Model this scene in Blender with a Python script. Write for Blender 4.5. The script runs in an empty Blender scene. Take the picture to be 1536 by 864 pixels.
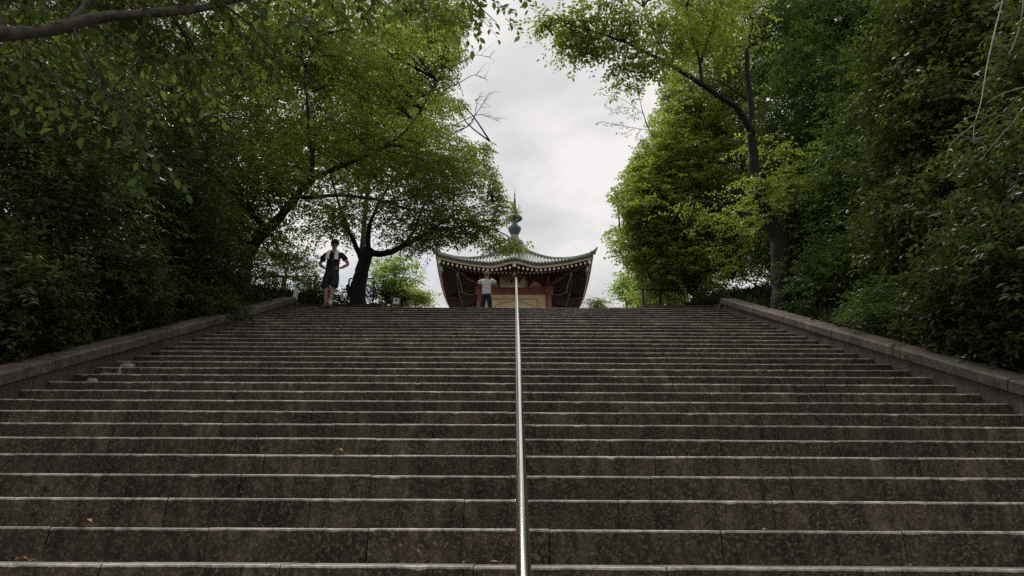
import bpy, bmesh, math, random
import numpy as np
from mathutils import Vector, Matrix

random.seed(7)
scene = bpy.context.scene
COL = scene.collection
R = math.radians

# ------------------------------------------------------------------ camera
PITCH, YAW, ROLL, FPX = 20.5, 0.27, 0.30, 1024.0     # photo pixels (1536 x 864), 24 mm lens
_p, _y, _r = R(PITCH), R(YAW), R(ROLL)
CF = np.array([-math.sin(_y)*math.cos(_p), math.cos(_y)*math.cos(_p), math.sin(_p)])
CR0 = np.array([math.cos(_y), math.sin(_y), 0.0])
CU0 = np.cross(CR0, CF)
CR = CR0*math.cos(_r) + CU0*math.sin(_r)
CU = np.cross(CR, CF)
cam_data = bpy.data.cameras.new('camera')
cam = bpy.data.objects.new('camera', cam_data)
COL.objects.link(cam)
cam_data.sensor_width = 36.0
cam_data.lens = 24.0
cam_data.clip_start = 0.05
cam_data.clip_end = 3000.0
M = Matrix.Identity(4)
for i in range(3):
    M[i][0], M[i][1], M[i][2] = CR[i], CU[i], -CF[i]
cam.matrix_world = M
scene.camera = cam

def at(px, py, Y):
    """world point at distance Y up the stairs, from where it stands in the photograph"""
    d = CF + CR*((px-768)/FPX) - CU*((py-432)/FPX)
    return d*(Y/d[1])

def proj(P):
    P = np.asarray(P, float)
    z = P @ CF
    z = np.where(z < 0.05, 0.05, z)
    return 768 + FPX*(P @ CR)/z, 432 - FPX*(P @ CU)/z, P @ CF

# ------------------------------------------------------------------ sky, sun, exposure
SUN_EL, SUN_AZ = 63.0, -22.0      # behind thin cloud, ahead of the camera and to the left
world = bpy.data.worlds.new('World')
scene.world = world
world.use_nodes = True
nt = world.node_tree
for n in list(nt.nodes): nt.nodes.remove(n)
def N(nt, t, **kw):
    n = nt.nodes.new(t)
    for k, v in kw.items():
        if k in n.inputs.keys(): n.inputs[k].default_value = v
        else: setattr(n, k, v)
    return n
sky = N(nt, 'ShaderNodeTexSky', sky_type='NISHITA')
sky.sun_disc = False
sky.sun_elevation = R(SUN_EL)
sky.sun_rotation = R(SUN_AZ)
bg_sky = N(nt, 'ShaderNodeBackground', Strength=0.06)
nt.links.new(sky.outputs[0], bg_sky.inputs[0])
tc = N(nt, 'ShaderNodeTexCoord')
mp = N(nt, 'ShaderNodeMapping')
mp.inputs['Scale'].default_value = (1.0, 1.0, 1.7)
mp.inputs['Location'].default_value = (0.35, 0.2, 0.4)
nt.links.new(tc.outputs['Generated'], mp.inputs[0])
cn = N(nt, 'ShaderNodeTexNoise', Scale=4.2, Detail=7.0, Roughness=0.55, Distortion=0.4)
nt.links.new(mp.outputs[0], cn.inputs['Vector'])
cr = N(nt, 'ShaderNodeValToRGB')
cr.color_ramp.elements[0].position, cr.color_ramp.elements[0].color = 0.37, (0.62, 0.625, 0.64, 1)
cr.color_ramp.elements[1].position, cr.color_ramp.elements[1].color = 0.60, (0.92, 0.88, 0.875, 1)
nt.links.new(cn.outputs[0], cr.inputs[0])
bg_cl = N(nt, 'ShaderNodeBackground', Strength=0.42)
nt.links.new(cr.outputs[0], bg_cl.inputs[0])
cn2 = N(nt, 'ShaderNodeTexNoise', Scale=3.4, Detail=4.0, Roughness=0.5)
nt.links.new(mp.outputs[0], cn2.inputs['Vector'])
cr2 = N(nt, 'ShaderNodeValToRGB')
cr2.color_ramp.elements[0].position, cr2.color_ramp.elements[0].color = 0.30, (0.75, 0.75, 0.75, 1)
cr2.color_ramp.elements[1].position, cr2.color_ramp.elements[1].color = 0.40, (1, 1, 1, 1)
nt.links.new(cn2.outputs[0], cr2.inputs[0])
mx = N(nt, 'ShaderNodeMixShader')
nt.links.new(cr2.outputs[0], mx.inputs[0])
nt.links.new(bg_sky.outputs[0], mx.inputs[1])
nt.links.new(bg_cl.outputs[0], mx.inputs[2])
wo = N(nt, 'ShaderNodeOutputWorld')
nt.links.new(mx.outputs[0], wo.inputs[0])

sun_d = bpy.data.lights.new('sun', 'SUN')
sun_d.energy = 1.5
sun_d.angle = R(26)
sun_d.color = (1.0, 0.97, 0.92)
sun = bpy.data.objects.new('sun', sun_d)
COL.objects.link(sun)
el, az = R(SUN_EL), R(SUN_AZ)
sdir = Vector((math.sin(az)*math.cos(el), math.cos(az)*math.cos(el), math.sin(el)))
sun.rotation_euler = sdir.to_track_quat('Z', 'Y').to_euler()
sun.location = (0, 0, 60)

scene.view_settings.view_transform = 'Standard'
scene.view_settings.look = 'None'
scene.view_settings.exposure = 1.27
scene.view_settings.gamma = 1.0
scene.view_settings.use_curve_mapping = False
scene.render.engine = 'CYCLES'
scene.cycles.use_denoising = False          # keeps the leaf and stone grain crisp
scene.cycles.max_bounces = 10
scene.cycles.diffuse_bounces = 8
scene.cycles.glossy_bounces = 3
scene.cycles.transmission_bounces = 5

# ------------------------------------------------------------------ helpers
def link(o, parent=None):
    COL.objects.link(o)
    if parent is not None: o.parent = parent
    return o
def tag(o, label=None, cat=None, group=None, kind=None):
    if label: o['label'] = label
    if cat: o['category'] = cat
    if group: o['group'] = group
    if kind: o['kind'] = kind
    return o
def empty(name, loc, label=None, cat=None, group=None, kind=None, rz=0.0):
    o = bpy.data.objects.new(name, None)
    o.empty_display_size = 0.2
    o.location = tuple(float(c) for c in loc)
    o.rotation_euler = (0, 0, rz)
    COL.objects.link(o)
    return tag(o, label, cat, group, kind)

class MB:
    def __init__(s): s.v = []; s.f = []; s.m = []
    def add(s, vs, fs, mi=0):
        o = len(s.v)
        s.v += [tuple(float(c) for c in p) for p in vs]
        s.f += [tuple(i+o for i in f) for f in fs]
        s.m += [mi]*len(fs) if isinstance(mi, int) else list(mi)
    def box(s, x0, x1, y0, y1, z0, z1, mi=0):
        s.add([(x0,y0,z0),(x1,y0,z0),(x1,y1,z0),(x0,y1,z0),(x0,y0,z1),(x1,y0,z1),(x1,y1,z1),(x0,y1,z1)],
              [(0,3,2,1),(4,5,6,7),(0,1,5,4),(1,2,6,5),(2,3,7,6),(3,0,4,7)], mi)
    def bar(s, p, q, w, h, mi=0, endmi=None):
        """square bar from p to q, w wide and h high"""
        p, q = np.array(p, float), np.array(q, float)
        d = q-p; d /= np.linalg.norm(d)
        up = np.array([0, 0, 1.0]) if abs(d[2]) < .95 else np.array([0, 1.0, 0])
        sx = np.cross(d, up); sx /= np.linalg.norm(sx); sz = np.cross(sx, d)
        vs = []
        for c in (p, q):
            for a, b in ((-1,-1),(1,-1),(1,1),(-1,1)): vs.append(c + sx*a*w/2 + sz*b*h/2)
        e = mi if endmi is None else endmi
        s.add(vs, [(0,1,2,3),(7,6,5,4),(0,4,5,1),(1,5,6,2),(2,6,7,3),(3,7,4,0)], [e,e,mi,mi,mi,mi])
    def tube(s, pts, rad, n=8, mi=0, cap=True):
        pts = [np.array(p, float) for p in pts]
        if not hasattr(rad, '__len__'): rad = [rad]*len(pts)
        rings = []; ref = None
        for i, p in enumerate(pts):
            d = pts[min(i+1, len(pts)-1)] - pts[max(i-1, 0)]
            d = d/(np.linalg.norm(d)+1e-9)
            if ref is None:
                ref = np.array([1.0,0,0]) if abs(d[0]) < .8 else np.array([0,1.0,0])
            a = ref - d*(ref@d); a /= (np.linalg.norm(a)+1e-9); ref = a
            b = np.cross(d, a)
            rings.append([p + rad[i]*(a*math.cos(2*math.pi*k/n) + b*math.sin(2*math.pi*k/n)) for k in range(n)])
        vs = [v for r in rings for v in r]
        fs = []
        for i in range(len(pts)-1):
            for k in range(n):
                fs.append((i*n+k, i*n+(k+1) % n, (i+1)*n+(k+1) % n, (i+1)*n+k))
        if cap:
            fs.append(tuple(range(n-1, -1, -1))); fs.append(tuple((len(pts)-1)*n+k for k in range(n)))
        s.add(vs, fs, mi)
    def lathe(s, prof, c=(0,0,0), n=16, mi=0):
        vs = []; fs = []
        for r, z in prof:
            for k in range(n):
                a = 2*math.pi*k/n
                vs.append((c[0]+r*math.cos(a), c[1]+r*math.sin(a), c[2]+z))
        for i in range(len(prof)-1):
            for k in range(n):
                fs.append((i*n+k, i*n+(k+1) % n, (i+1)*n+(k+1) % n, (i+1)*n+k))
        fs.append(tuple(range(n-1, -1, -1))); fs.append(tuple((len(prof)-1)*n+k for k in range(n)))
        s.add(vs, fs, mi)
    def mesh(s, name, mats, smooth=False):
        me = bpy.data.meshes.new(name)
        me.from_pydata(s.v, [], s.f)
        for m in (mats if isinstance(mats, (list, tuple)) else [mats]): me.materials.append(m)
        me.polygons.foreach_set('material_index', s.m)
        if smooth: me.polygons.foreach_set('use_smooth', [True]*len(s.f))
        me.update()
        return me
    def build(s, name, mats, parent=None, smooth=False, loc=None, rz=0.0):
        o = bpy.data.objects.new(name, s.mesh(name, mats, smooth))
        if loc is not None: o.location = tuple(float(c) for c in loc)
        o.rotation_euler = (0, 0, rz)
        return link(o, parent)

def tri_mesh(name, V, F, mat, smooth=False):
    me = bpy.data.meshes.new(name)
    V = np.ascontiguousarray(V, np.float32); F = np.ascontiguousarray(F, np.int32)
    me.vertices.add(len(V)); me.vertices.foreach_set('co', V.ravel())
    me.loops.add(F.size); me.loops.foreach_set('vertex_index', F.ravel())
    me.polygons.add(len(F))
    me.polygons.foreach_set('loop_start', np.arange(0, F.size, F.shape[1], dtype=np.int32))
    me.update(calc_edges=True)
    if smooth: me.polygons.foreach_set('use_smooth', np.ones(len(F), bool))
    me.materials.append(mat)
    return me

# ------------------------------------------------------------------ materials
def new_mat(name):
    m = bpy.data.materials.new(name); m.use_nodes = True
    nt = m.node_tree
    for n in list(nt.nodes): nt.nodes.remove(n)
    b = nt.nodes.new('ShaderNodeBsdfPrincipled'); o = nt.nodes.new('ShaderNodeOutputMaterial')
    nt.links.new(b.outputs[0], o.inputs[0])
    return m, nt, b, o
def ramp(nt, src, stops):
    r = nt.nodes.new('ShaderNodeValToRGB')
    while len(r.color_ramp.elements) < len(stops): r.color_ramp.elements.new(0.5)
    for e, (p, c) in zip(r.color_ramp.elements, stops):
        e.position = p; e.color = (*c, 1) if len(c) == 3 else c
    nt.links.new(src, r.inputs[0])
    return r
def noise(nt, scale, detail=4, rough=.55, vec=None, stretch=None, obj=False):
    g = nt.nodes.new('ShaderNodeTexCoord') if obj else nt.nodes.new('ShaderNodeNewGeometry')
    v = g.outputs['Object'] if obj else g.outputs['Position']
    if stretch:
        mpn = nt.nodes.new('ShaderNodeMapping'); mpn.inputs['Scale'].default_value = stretch
        nt.links.new(v, mpn.inputs[0]); v = mpn.outputs[0]
    t = nt.nodes.new('ShaderNodeTexNoise')
    t.inputs['Scale'].default_value = scale; t.inputs['Detail'].default_value = detail
    t.inputs['Roughness'].default_value = rough
    nt.links.new(v, t.inputs['Vector'])
    return t
def mixc(nt, fac, a, b, mode='MIX'):
    m = nt.nodes.new('ShaderNodeMix'); m.data_type = 'RGBA'; m.blend_type = mode
    for s, v in ((m.inputs[0], fac), (m.inputs[6], a), (m.inputs[7], b)):
        if hasattr(v, 'is_output'): nt.links.new(v, s)
        else: s.default_value = v if not isinstance(v, tuple) else (*v, 1)
    return m.outputs[2]
def bump(nt, b, src, strength, dist=.01):
    bp = nt.nodes.new('ShaderNodeBump'); bp.inputs['Strength'].default_value = strength
    bp.inputs['Distance'].default_value = dist
    nt.links.new(src, bp.inputs['Height']); nt.links.new(bp.outputs[0], b.inputs['Normal'])
def plain(name, col, rough=.6, var=.25, scale=6.0, metal=0.0, spec=.3, bmp=0.0, obj=False):
    m, nt, b, o = new_mat(name)
    n = noise(nt, scale, 5, obj=obj)
    lo = tuple(c*(1-var) for c in col); hi = tuple(min(1, c*(1+var)) for c in col)
    r = ramp(nt, n.outputs[0], [(.3, lo), (.7, hi)])
    nt.links.new(r.outputs[0], b.inputs['Base Color'])
    b.inputs['Roughness'].default_value = rough; b.inputs['Metallic'].default_value = metal
    b.inputs['Specular IOR Level'].default_value = spec
    if bmp: bump(nt, b, noise(nt, scale*6, 4, obj=obj).outputs[0], bmp)
    return m

def stone_mat(name, dark, mid, light, streak=.6, speck=.5, rand=.25, rough=.8):
    m, nt, b, o = new_mat(name)
    big = noise(nt, 3.1, 7, .68)
    base = ramp(nt, big.outputs[0], [(.34, dark), (.52, mid), (.70, light)]).outputs[0]
    st = noise(nt, 6.0, 5, .65, stretch=(2.2, 2.2, .30))
    sf = ramp(nt, st.outputs[0], [(.42, (0, 0, 0)), (.66, (streak,)*3)]).outputs[0]
    base = mixc(nt, sf, base, tuple(c*.38 for c in dark))
    sp = noise(nt, 60, 4, .75)
    pf = ramp(nt, sp.outputs[0], [(.50, (0, 0, 0)), (.66, (speck,)*3)]).outputs[0]
    base = mixc(nt, pf, base, tuple(c*1.45 for c in light))
    sp2 = noise(nt, 22, 5, .7)
    pd = ramp(nt, sp2.outputs[0], [(.30, (.75,)*3), (.52, (0, 0, 0))]).outputs[0]
    base = mixc(nt, pd, base, tuple(c*.35 for c in dark))
    oi = nt.nodes.new('ShaderNodeObjectInfo')
    rr = ramp(nt, oi.outputs['Random'], [(0, (1-rand,)*3), (1, (1+rand*.0,)*3)]).outputs[0]
    base = mixc(nt, 1.0, base, rr, 'MULTIPLY')
    nt.links.new(base, b.inputs['Base Color'])
    b.inputs['Roughness'].default_value = rough
    b.inputs['Specular IOR Level'].default_value = .25
    bump(nt, b, mixc(nt, .5, sp.outputs[0], sp2.outputs[0]), .5, .006)
    return m

MAT = {}
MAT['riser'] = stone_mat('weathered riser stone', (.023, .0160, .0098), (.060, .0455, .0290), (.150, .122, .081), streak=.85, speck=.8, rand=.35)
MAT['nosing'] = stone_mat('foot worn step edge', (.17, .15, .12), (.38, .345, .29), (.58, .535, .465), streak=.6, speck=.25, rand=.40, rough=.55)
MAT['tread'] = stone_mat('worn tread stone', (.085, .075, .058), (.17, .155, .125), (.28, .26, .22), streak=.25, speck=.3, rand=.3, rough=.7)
MAT['coping'] = stone_mat('coping stone', (.062, .046, .037), (.118, .090, .073), (.185, .150, .124), streak=.45, speck=.4)
MAT['wall'] = stone_mat('rendered side wall', (.060, .052, .041), (.098, .085, .068), (.15, .132, .108), streak=.45, speck=.35)
MAT['joint'] = plain('dark joint', (.018, .016, .013), .95)
MAT['paving'] = stone_mat('plaza paving', (.16, .15, .13), (.24, .22, .20), (.32, .30, .27))
MAT['soil'] = plain('leafy soil', (.030, .025, .015), .95, .5, 3.0, bmp=.6)
MAT['bark'] = plain('dark cherry bark', (.016, .0135, .011), .85, .45, 7.0, bmp=.9)
MAT['bark_pale'] = plain('pale grey bark', (.085, .072, .060), .8, .55, 16.0, bmp=.9)
MAT['bark_mid'] = plain('brown bark', (.075, .058, .042), .85, .45, 8.0, bmp=.9)
MAT['dead'] = plain('bleached dead wood', (.30, .27, .245), .8, .35, 18.0)
MAT['steel'] = plain('polished stainless steel', (.68, .68, .67), .16, .05, 4.0, metal=1.0)
MAT['black_metal'] = plain('black painted metal', (.018, .018, .020), .45, .2, 8.0)
MAT['white_board'] = plain('pale painted board', (.62, .64, .64), .6, .12, 8.0)
MAT['plaster'] = plain('broken pale plaster', (.21, .18, .145), .9, .45, 22.0)
MAT['dry_leaf'] = plain('dry brown leaf', (.20, .125, .070), .85, .5, 40.0)
MAT['dry_leaf2'] = plain('dry yellow leaf', (.36, .25, .12), .85, .4, 40.0)

def leaf_mat(name, c1, c2, c3, trans=.4, rough=.45, spec=.4, tint=(1.68, 1.72, .85)):
    m, nt, b, o = new_mat(name)
    g = nt.nodes.new('ShaderNodeNewGeometry'); oi = nt.nodes.new('ShaderNodeObjectInfo')
    ad = nt.nodes.new('ShaderNodeMath'); ad.operation = 'ADD'
    nt.links.new(g.outputs['Random Per Island'], ad.inputs[0]); nt.links.new(oi.outputs['Random'], ad.inputs[1])
    fr = nt.nodes.new('ShaderNodeMath'); fr.operation = 'FRACT'; nt.links.new(ad.outputs[0], fr.inputs[0])
    isl = ramp(nt, fr.outputs[0], [(0, c1), (.55, c2), (1, c3)]).outputs[0]
    big = noise(nt, .9, 3, .6)
    bf = ramp(nt, big.outputs[0], [(.35, (.72, .74, .78)), (.65, (1.12, 1.08, .98))]).outputs[0]
    col = mixc(nt, 1.0, isl, bf, 'MULTIPLY')
    nt.links.new(col, b.inputs['Base Color'])
    b.inputs['Roughness'].default_value = rough
    b.inputs['Specular IOR Level'].default_value = spec
    t = nt.nodes.new('ShaderNodeBsdfTranslucent')
    tcol = mixc(nt, 1.0, col, tuple(tint), 'MULTIPLY')
    nt.links.new(tcol, t.inputs[0])
    ms = nt.nodes.new('ShaderNodeMixShader'); ms.inputs[0].default_value = trans
    nt.links.new(b.outputs[0], ms.inputs[1]); nt.links.new(t.outputs[0], ms.inputs[2])
    nt.links.new(ms.outputs[0], o.inputs[0])
    return m
MAT['leaf_cherry'] = leaf_mat('cherry leaves', (.100, .136, .033), (.144, .182, .046), (.202, .236, .068), .54, .38, .6)
MAT['leaf_bright'] = leaf_mat('bright leaves', (.122, .164, .040), (.168, .212, .054), (.225, .268, .080), .55, .38, .6)
MAT['leaf_ever'] = leaf_mat('evergreen leaves', (.033, .050, .019), (.053, .076, .027), (.092, .116, .042), .34, .42, .40)
MAT['leaf_dark'] = leaf_mat('dark pinnate leaves', (.046, .078, .026), (.070, .108, .034), (.108, .150, .048), .40, .38, .5)
MAT['leaf_olive'] = leaf_mat('olive glossy leaves', (.044, .064, .020), (.068, .094, .028), (.112, .134, .044), .32, .40, .45)
MAT['leaf_near'] = leaf_mat('large cherry leaves', (.046, .074, .024), (.068, .098, .030), (.100, .126, .042), .40, .55, .30)
MAT['needle'] = leaf_mat('pine needles', (.025, .045, .022), (.040, .066, .032), (.060, .090, .045), .15, .5)
MAT['leaf_lime'] = leaf_mat('lime leaves', (.15, .22, .045), (.21, .29, .065), (.28, .35, .09), .5)
MAT['grass'] = leaf_mat('grass blades', (.022, .038, .012), (.036, .058, .018), (.060, .080, .028), .3)

# ------------------------------------------------------------------ stairs dimensions (metres, camera at the origin)
TR, RI = 0.375, 0.1706
Y0, Z0 = 3.45, -0.10
XL, XR = -5.00, 4.69
K_LO, K_TOP = -12, 30
def nose(k): return Y0 + k*TR, Z0 + k*RI
YT, ZT = nose(K_TOP)
Z2 = 7.35                         # upper plaza
SL = RI/TR
def plane(y): return Z0 + (y-Y0)*SL

def sstep(a, b, x):
    t = np.clip((x-a)/(b-a), 0, 1); return t*t*(3-2*t)
def ground(x, y):
    x = np.asarray(x, float); y = np.asarray(y, float)
    ylo = nose(K_LO)[0]
    side = np.where(y < YT+.5, plane(np.maximum(y, ylo)), ZT + .5*SL + .30*(y-YT-.5))
    side = np.minimum(side, Z2 - .03)
    dist = np.maximum(np.maximum(XL-.34-x, x-XR-.34), 0)
    lift = .07 + .20*np.minimum(dist, 6) + .10*np.sin(x*1.3+y*.7)*sstep(.3, 2, dist)
    side = np.where(y < YT+.5, side + lift*sstep(ylo-1, ylo+2, y), np.minimum(side + lift*sstep(24, 19, y), Z2+.8))
    side = np.where(y > 24, Z2-.03, side)
    inside = (x > XL-.17) & (x < XR+.17)
    cor = np.where(y < YT+.2, plane(np.maximum(y, ylo))-.55, ZT-.05)
    h = np.where(inside & (y < YT+1.3), cor, side)
    mid = (np.abs(x) < 3.35) & (y >= YT+1.2) & (y < 22.6)
    h = np.where(mid, np.where(y < 17.0, ZT-.05, np.minimum(ZT-.35+(y-17.0)*.45, Z2-.3)), h)
    return h

xs = np.concatenate([[-900, -400, -150, -70, -40, -28, -20], np.arange(-15, XL-.34, .3), [XL-.34, XL-.17, XL-.16, -3.36, -3.34, 0, 3.34, 3.36, XR+.16, XR+.17, XR+.34], np.arange(XR+.6, 15, .3), [20, 28, 40, 70, 150, 400, 900]])
xs = np.unique(np.round(xs, 3))
ys = np.concatenate([[-900, -300, -100, -40, -20, -10, -5], np.arange(-2.5, 26, .3), [30, 40, 60, 100, 300, 900]])
ys = np.unique(np.round(ys, 3))
GX, GY = np.meshgrid(xs, ys)
GZ = ground(GX, GY)
nv, nu = GX.shape
idx = np.arange(nv*nu).reshape(nv, nu)
F = np.stack([idx[:-1, :-1], idx[:-1, 1:], idx[1:, 1:], idx[1:, :-1]], -1).reshape(-1, 4)
me = tri_mesh('ground', np.stack([GX, GY, GZ], -1).reshape(-1, 3), F, MAT['soil'])
tag(link(bpy.data.objects.new('ground', me)), kind='structure')

# ------------------------------------------------------------------ staircase
stair = empty('stone_staircase', (0, Y0, Z0), 'wide flight of weathered grey brown stone steps climbing between two low walls', 'staircase')
def rel(o, parent):            # part built in world coordinates under a thing's empty
    o.matrix_parent_inverse = Matrix.Translation(-Vector(parent.location))
    return o
core = MB()
prof = [(nose(K_LO)[0]+.02, nose(K_LO)[1]-RI-.6)]
for k in range(K_LO, K_TOP+1):
    yk, zk = nose(k)
    prof += [(yk+.02, zk-RI-.02), (yk+.02, zk-.02)]
prof += [(YT+.4, ZT-.02), (YT+.4, ZT-1.2)]
n = len(prof)
core.add([(XL+.01, y, z) for y, z in prof]+[(XR-.01, y, z) for y, z in prof],
         [(i, i+1, n+i+1, n+i) for i in range(n-1)])
rel(core.build('foundation', MAT['joint'], stair), stair)

def block_geo(x0, x1, rs, y0=0.0, z0=0.0, nseg=5, depth=TR+.035):
    """one step stone: dark face, rounded and worn nosing, tread"""
    xsn = np.linspace(x0, x1, nseg+1)
    vs = []; 
    for i, x in enumerate(xsn):
        j = rs.normal(0, .0008); w = .0095 + abs(rs.normal(0, .0018)); jz = rs.normal(0, .0005)
        if rs.rand() < .06: w += rs.uniform(.002, .010); j += .002
        e = .003 if i in (0, nseg) else 0.0
        for (y, z) in ((j*.5, -RI-.003), (j, -w-e-.002), (j+.004+e*.4, -w*.38-e*.6), (j+w+e*.4, jz*.5-e*.15), (depth, 0.0)):
            vs.append((x, y0+y, z0+z))
    m = 5; fs = []; mi = []
    for i in range(nseg):
        a, b = i*m, (i+1)*m
        for q in range(m-1):
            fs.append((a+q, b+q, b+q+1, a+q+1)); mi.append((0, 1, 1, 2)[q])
    for a, rev in ((0, True), (nseg*m, False)):
        f = tuple(a+q for q in range(m)) + ()
        fs.append(f[::-1] if not rev else f); mi.append(0)
    return vs, fs, mi
rsb = np.random.RandomState(3)
n_block = 0
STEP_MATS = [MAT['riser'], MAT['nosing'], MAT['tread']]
variants = {}
rest = MB()
BL = .905
order = list(range(0, K_TOP+1)) + list(range(K_LO, 0))
for k in order:
    yk, zk = nose(k)
    x = XL - rsb.uniform(.05, .85)
    cuts = []
    while x < XR:
        L = BL + rsb.choice([-.06, 0, 0, .05])
        a, b = max(x, XL), min(x+L, XR)
        if b-a > .12: cuts.append((a, b, abs(b-a-L) < 1e-6))
        elif cuts: cuts[-1] = (cuts[-1][0], b, False)
        x += L
    single = 0 <= k and n_block + len(cuts) <= 300
    for a, b, full in cuts:
        g = .0025
        dy, dz = rsb.normal(0, .0020), rsb.normal(0, .0010)
        if single:
            key = (round(b-a, 3), rsb.randint(6)) if full else None
            me = variants.get(key) if key else None
            if me is None:
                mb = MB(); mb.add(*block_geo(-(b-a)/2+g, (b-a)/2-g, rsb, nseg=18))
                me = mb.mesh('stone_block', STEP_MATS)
                if key: variants[key] = me
            o = link(bpy.data.objects.new('stone_block', me), stair)
            o.location = ((a+b)/2, yk+dy-Y0, zk+dz-Z0)
            o.rotation_euler = (0, rsb.normal(0, .0006), rsb.normal(0, .0010))
            n_block += 1
        else:
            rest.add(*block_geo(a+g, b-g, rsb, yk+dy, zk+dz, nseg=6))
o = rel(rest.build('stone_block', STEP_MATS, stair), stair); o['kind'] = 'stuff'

# low side walls with coping stones
def side_wall(sgn, xin, label, path, zoff=0.0, seg=.9, deep=1.2, w=.34, grp='low walls beside the stairs'):
    """path: list of (y, z of coping top); sgn -1 wall stands on the left of xin, +1 on its right"""
    base = empty('side_wall', (xin+sgn*.17, path[0][0], path[0][1]), label, 'wall', grp)
    xo = xin + sgn*(w-.03); xi = xin - sgn*.03
    rs = np.random.RandomState(11+int(sgn))
    body = MB()
    xa, xb = sorted((xin+sgn*.004, xo-sgn*.03))
    n = len(path)
    top = [(y, z-.12) for y, z in path]; bot = [(y, z-.12-deep) for y, z in path]
    vs = [(xa, *p) for p in top]+[(xb, *p) for p in top]+[(xa, *p) for p in bot]+[(xb, *p) for p in bot]
    fs = []
    for i in range(n-1):
        fs += [(i, i+1, n+i+1, n+i), (i, 2*n+i, 2*n+i+1, i+1), (n+i, n+i+1, 3*n+i+1, 3*n+i)]
    fs += [(0, n, 3*n, 2*n), (n-1, 3*n-1, 4*n-1, 2*n-1)]
    body.add(vs, fs)
    rel(body.build('wall_body', MAT['wall'], base), base)
    for i in range(n-1):
        (ya, za), (yb, zb) = path[i], path[i+1]
        L = math.hypot(yb-ya, zb-za); ns = max(1, round(L/seg))
        for q in range(ns):
            t0, t1 = q/ns, (q+1)/ns
            gap = .0055/L
            t0 += gap if (q or i) else 0; t1 -= gap
            d = np.array([(yb-ya)/L, (zb-za)/L]); nr = np.array([-d[1], d[0]])
            p0 = np.array([ya, za])*(1-t0)+np.array([yb, zb])*t0
            p1 = np.array([ya, za])*(1-t1)+np.array([yb, zb])*t1
            off = rs.normal(0, .003); xj = rs.normal(0, .003)
            cross = [(xi+xj, -.118), (xi+xj, -.022), (xi+xj+sgn*.020, -.002+off), (xo+xj-sgn*.01, off-.004), (xo+xj, -.02), (xo+xj, -.118)]
            mb = MB(); vs = []
            for p in (p0, p0*.5+p1*.5, p1):
                jj = rs.normal(0, .002)
                for cx, h in cross:
                    yz = p + nr*(h + (jj if h > -.1 else 0)); vs.append((cx, yz[0], yz[1]))
            m = len(cross); fs = []
            for s in range(2):
                for c in range(m):
                    a, b = s*m+c, s*m+(c+1) % m
                    fs.append((a, b, b+m, a+m) if sgn > 0 else (a, a+m, b+m, b))
            fs += [tuple(range(m)), tuple(range(3*m-1, 2*m-1, -1))]
            mb.add(vs, fs)
            rel(mb.build('coping_stone', MAT['coping'], base), base)
    return base
ylo = nose(K_LO)[0]
def wpath(h): return [(ylo, plane(ylo)+h), (YT-.12, plane(YT-.12)+h), (YT+.55, ZT-.04)]
side_wall(-1, XL, 'low stone wall with coping along the left edge of the long stairs', wpath(.25))
side_wall(+1, XR, 'low stone wall with coping along the right edge of the long stairs', wpath(.26))

# landing, upper flight and plaza behind the top edge
mb = MB()
mb.box(XL-.6, XR+.6, YT+TR+.037, 17.05, ZT-.4, ZT)
tag(mb.build('landing', MAT['paving']), kind='structure')
mb = MB()
for i in range(14):
    z = ZT + (i+1)*(Z2-ZT)/14
    mb.box(-3.3, 3.3, 17.05+i*.37, 17.05+(i+1)*.37+(.4 if i == 13 else .0), z-(Z2-ZT)/14-(.3 if i else 0), z)
tag(mb.build('upper_steps', MAT['riser']), kind='structure')
mb = MB()
mb.box(-11, 11, 22.63, 52, Z2-.4, Z2)
tag(mb.build('plaza', MAT['paving']), kind='structure')
up = [(16.2, ZT+.62), (17.0, ZT+.68), (22.3, Z2+.30)]
side_wall(-1, -3.3, 'short pale coping end beside a white notice board at the stair head', up, deep=1.0, grp=None)
side_wall(+1, 3.3, 'low wall of the upper flight on the right, behind the stair top', up, deep=1.0, grp=None)

# ------------------------------------------------------------------ handrail down the middle
RX, RH = 0.026, 0.70
rail = empty('handrail', (RX, YT, ZT), 'shiny stainless steel handrail running down the middle of the stone stairs', 'handrail')
ya, yb = 0.4, YT+.25
mb = MB()
pts = [(RX, y, plane(y)+RH) for y in np.linspace(ya, yb, 14)]
pts += [(RX, yb+.06, plane(yb)+RH+.015), (RX, yb+.11, plane(yb)+RH-.03), (RX, yb+.125, plane(yb)+RH-.12), (RX, yb+.125, ZT)]
mb.tube(pts, .0205, 20)
rel(mb.build('top_rail', MAT['steel'], rail, smooth=True), rail)
mb = MB()
mb.tube([(RX-.004, y, plane(y)+RH-.34) for y in np.linspace(ya, yb+.1, 14)], .015, 12)
rel(mb.build('lower_rail', MAT['steel'], rail, smooth=True), rail)
for k in range(-6, K_TOP+1, 4):
    y = nose(k)[0]+.2
    mb = MB(); mb.tube([(RX, y, nose(k)[1]-.01), (RX, y, plane(y)+RH-.01)], .017, 12)
    mb.lathe([(.045, 0), (.045, .008), (.02, .012)], (RX, y, nose(k)[1]+.001), 12)
    rel(mb.build('post', MAT['steel'], rail, smooth=True), rail)

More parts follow.
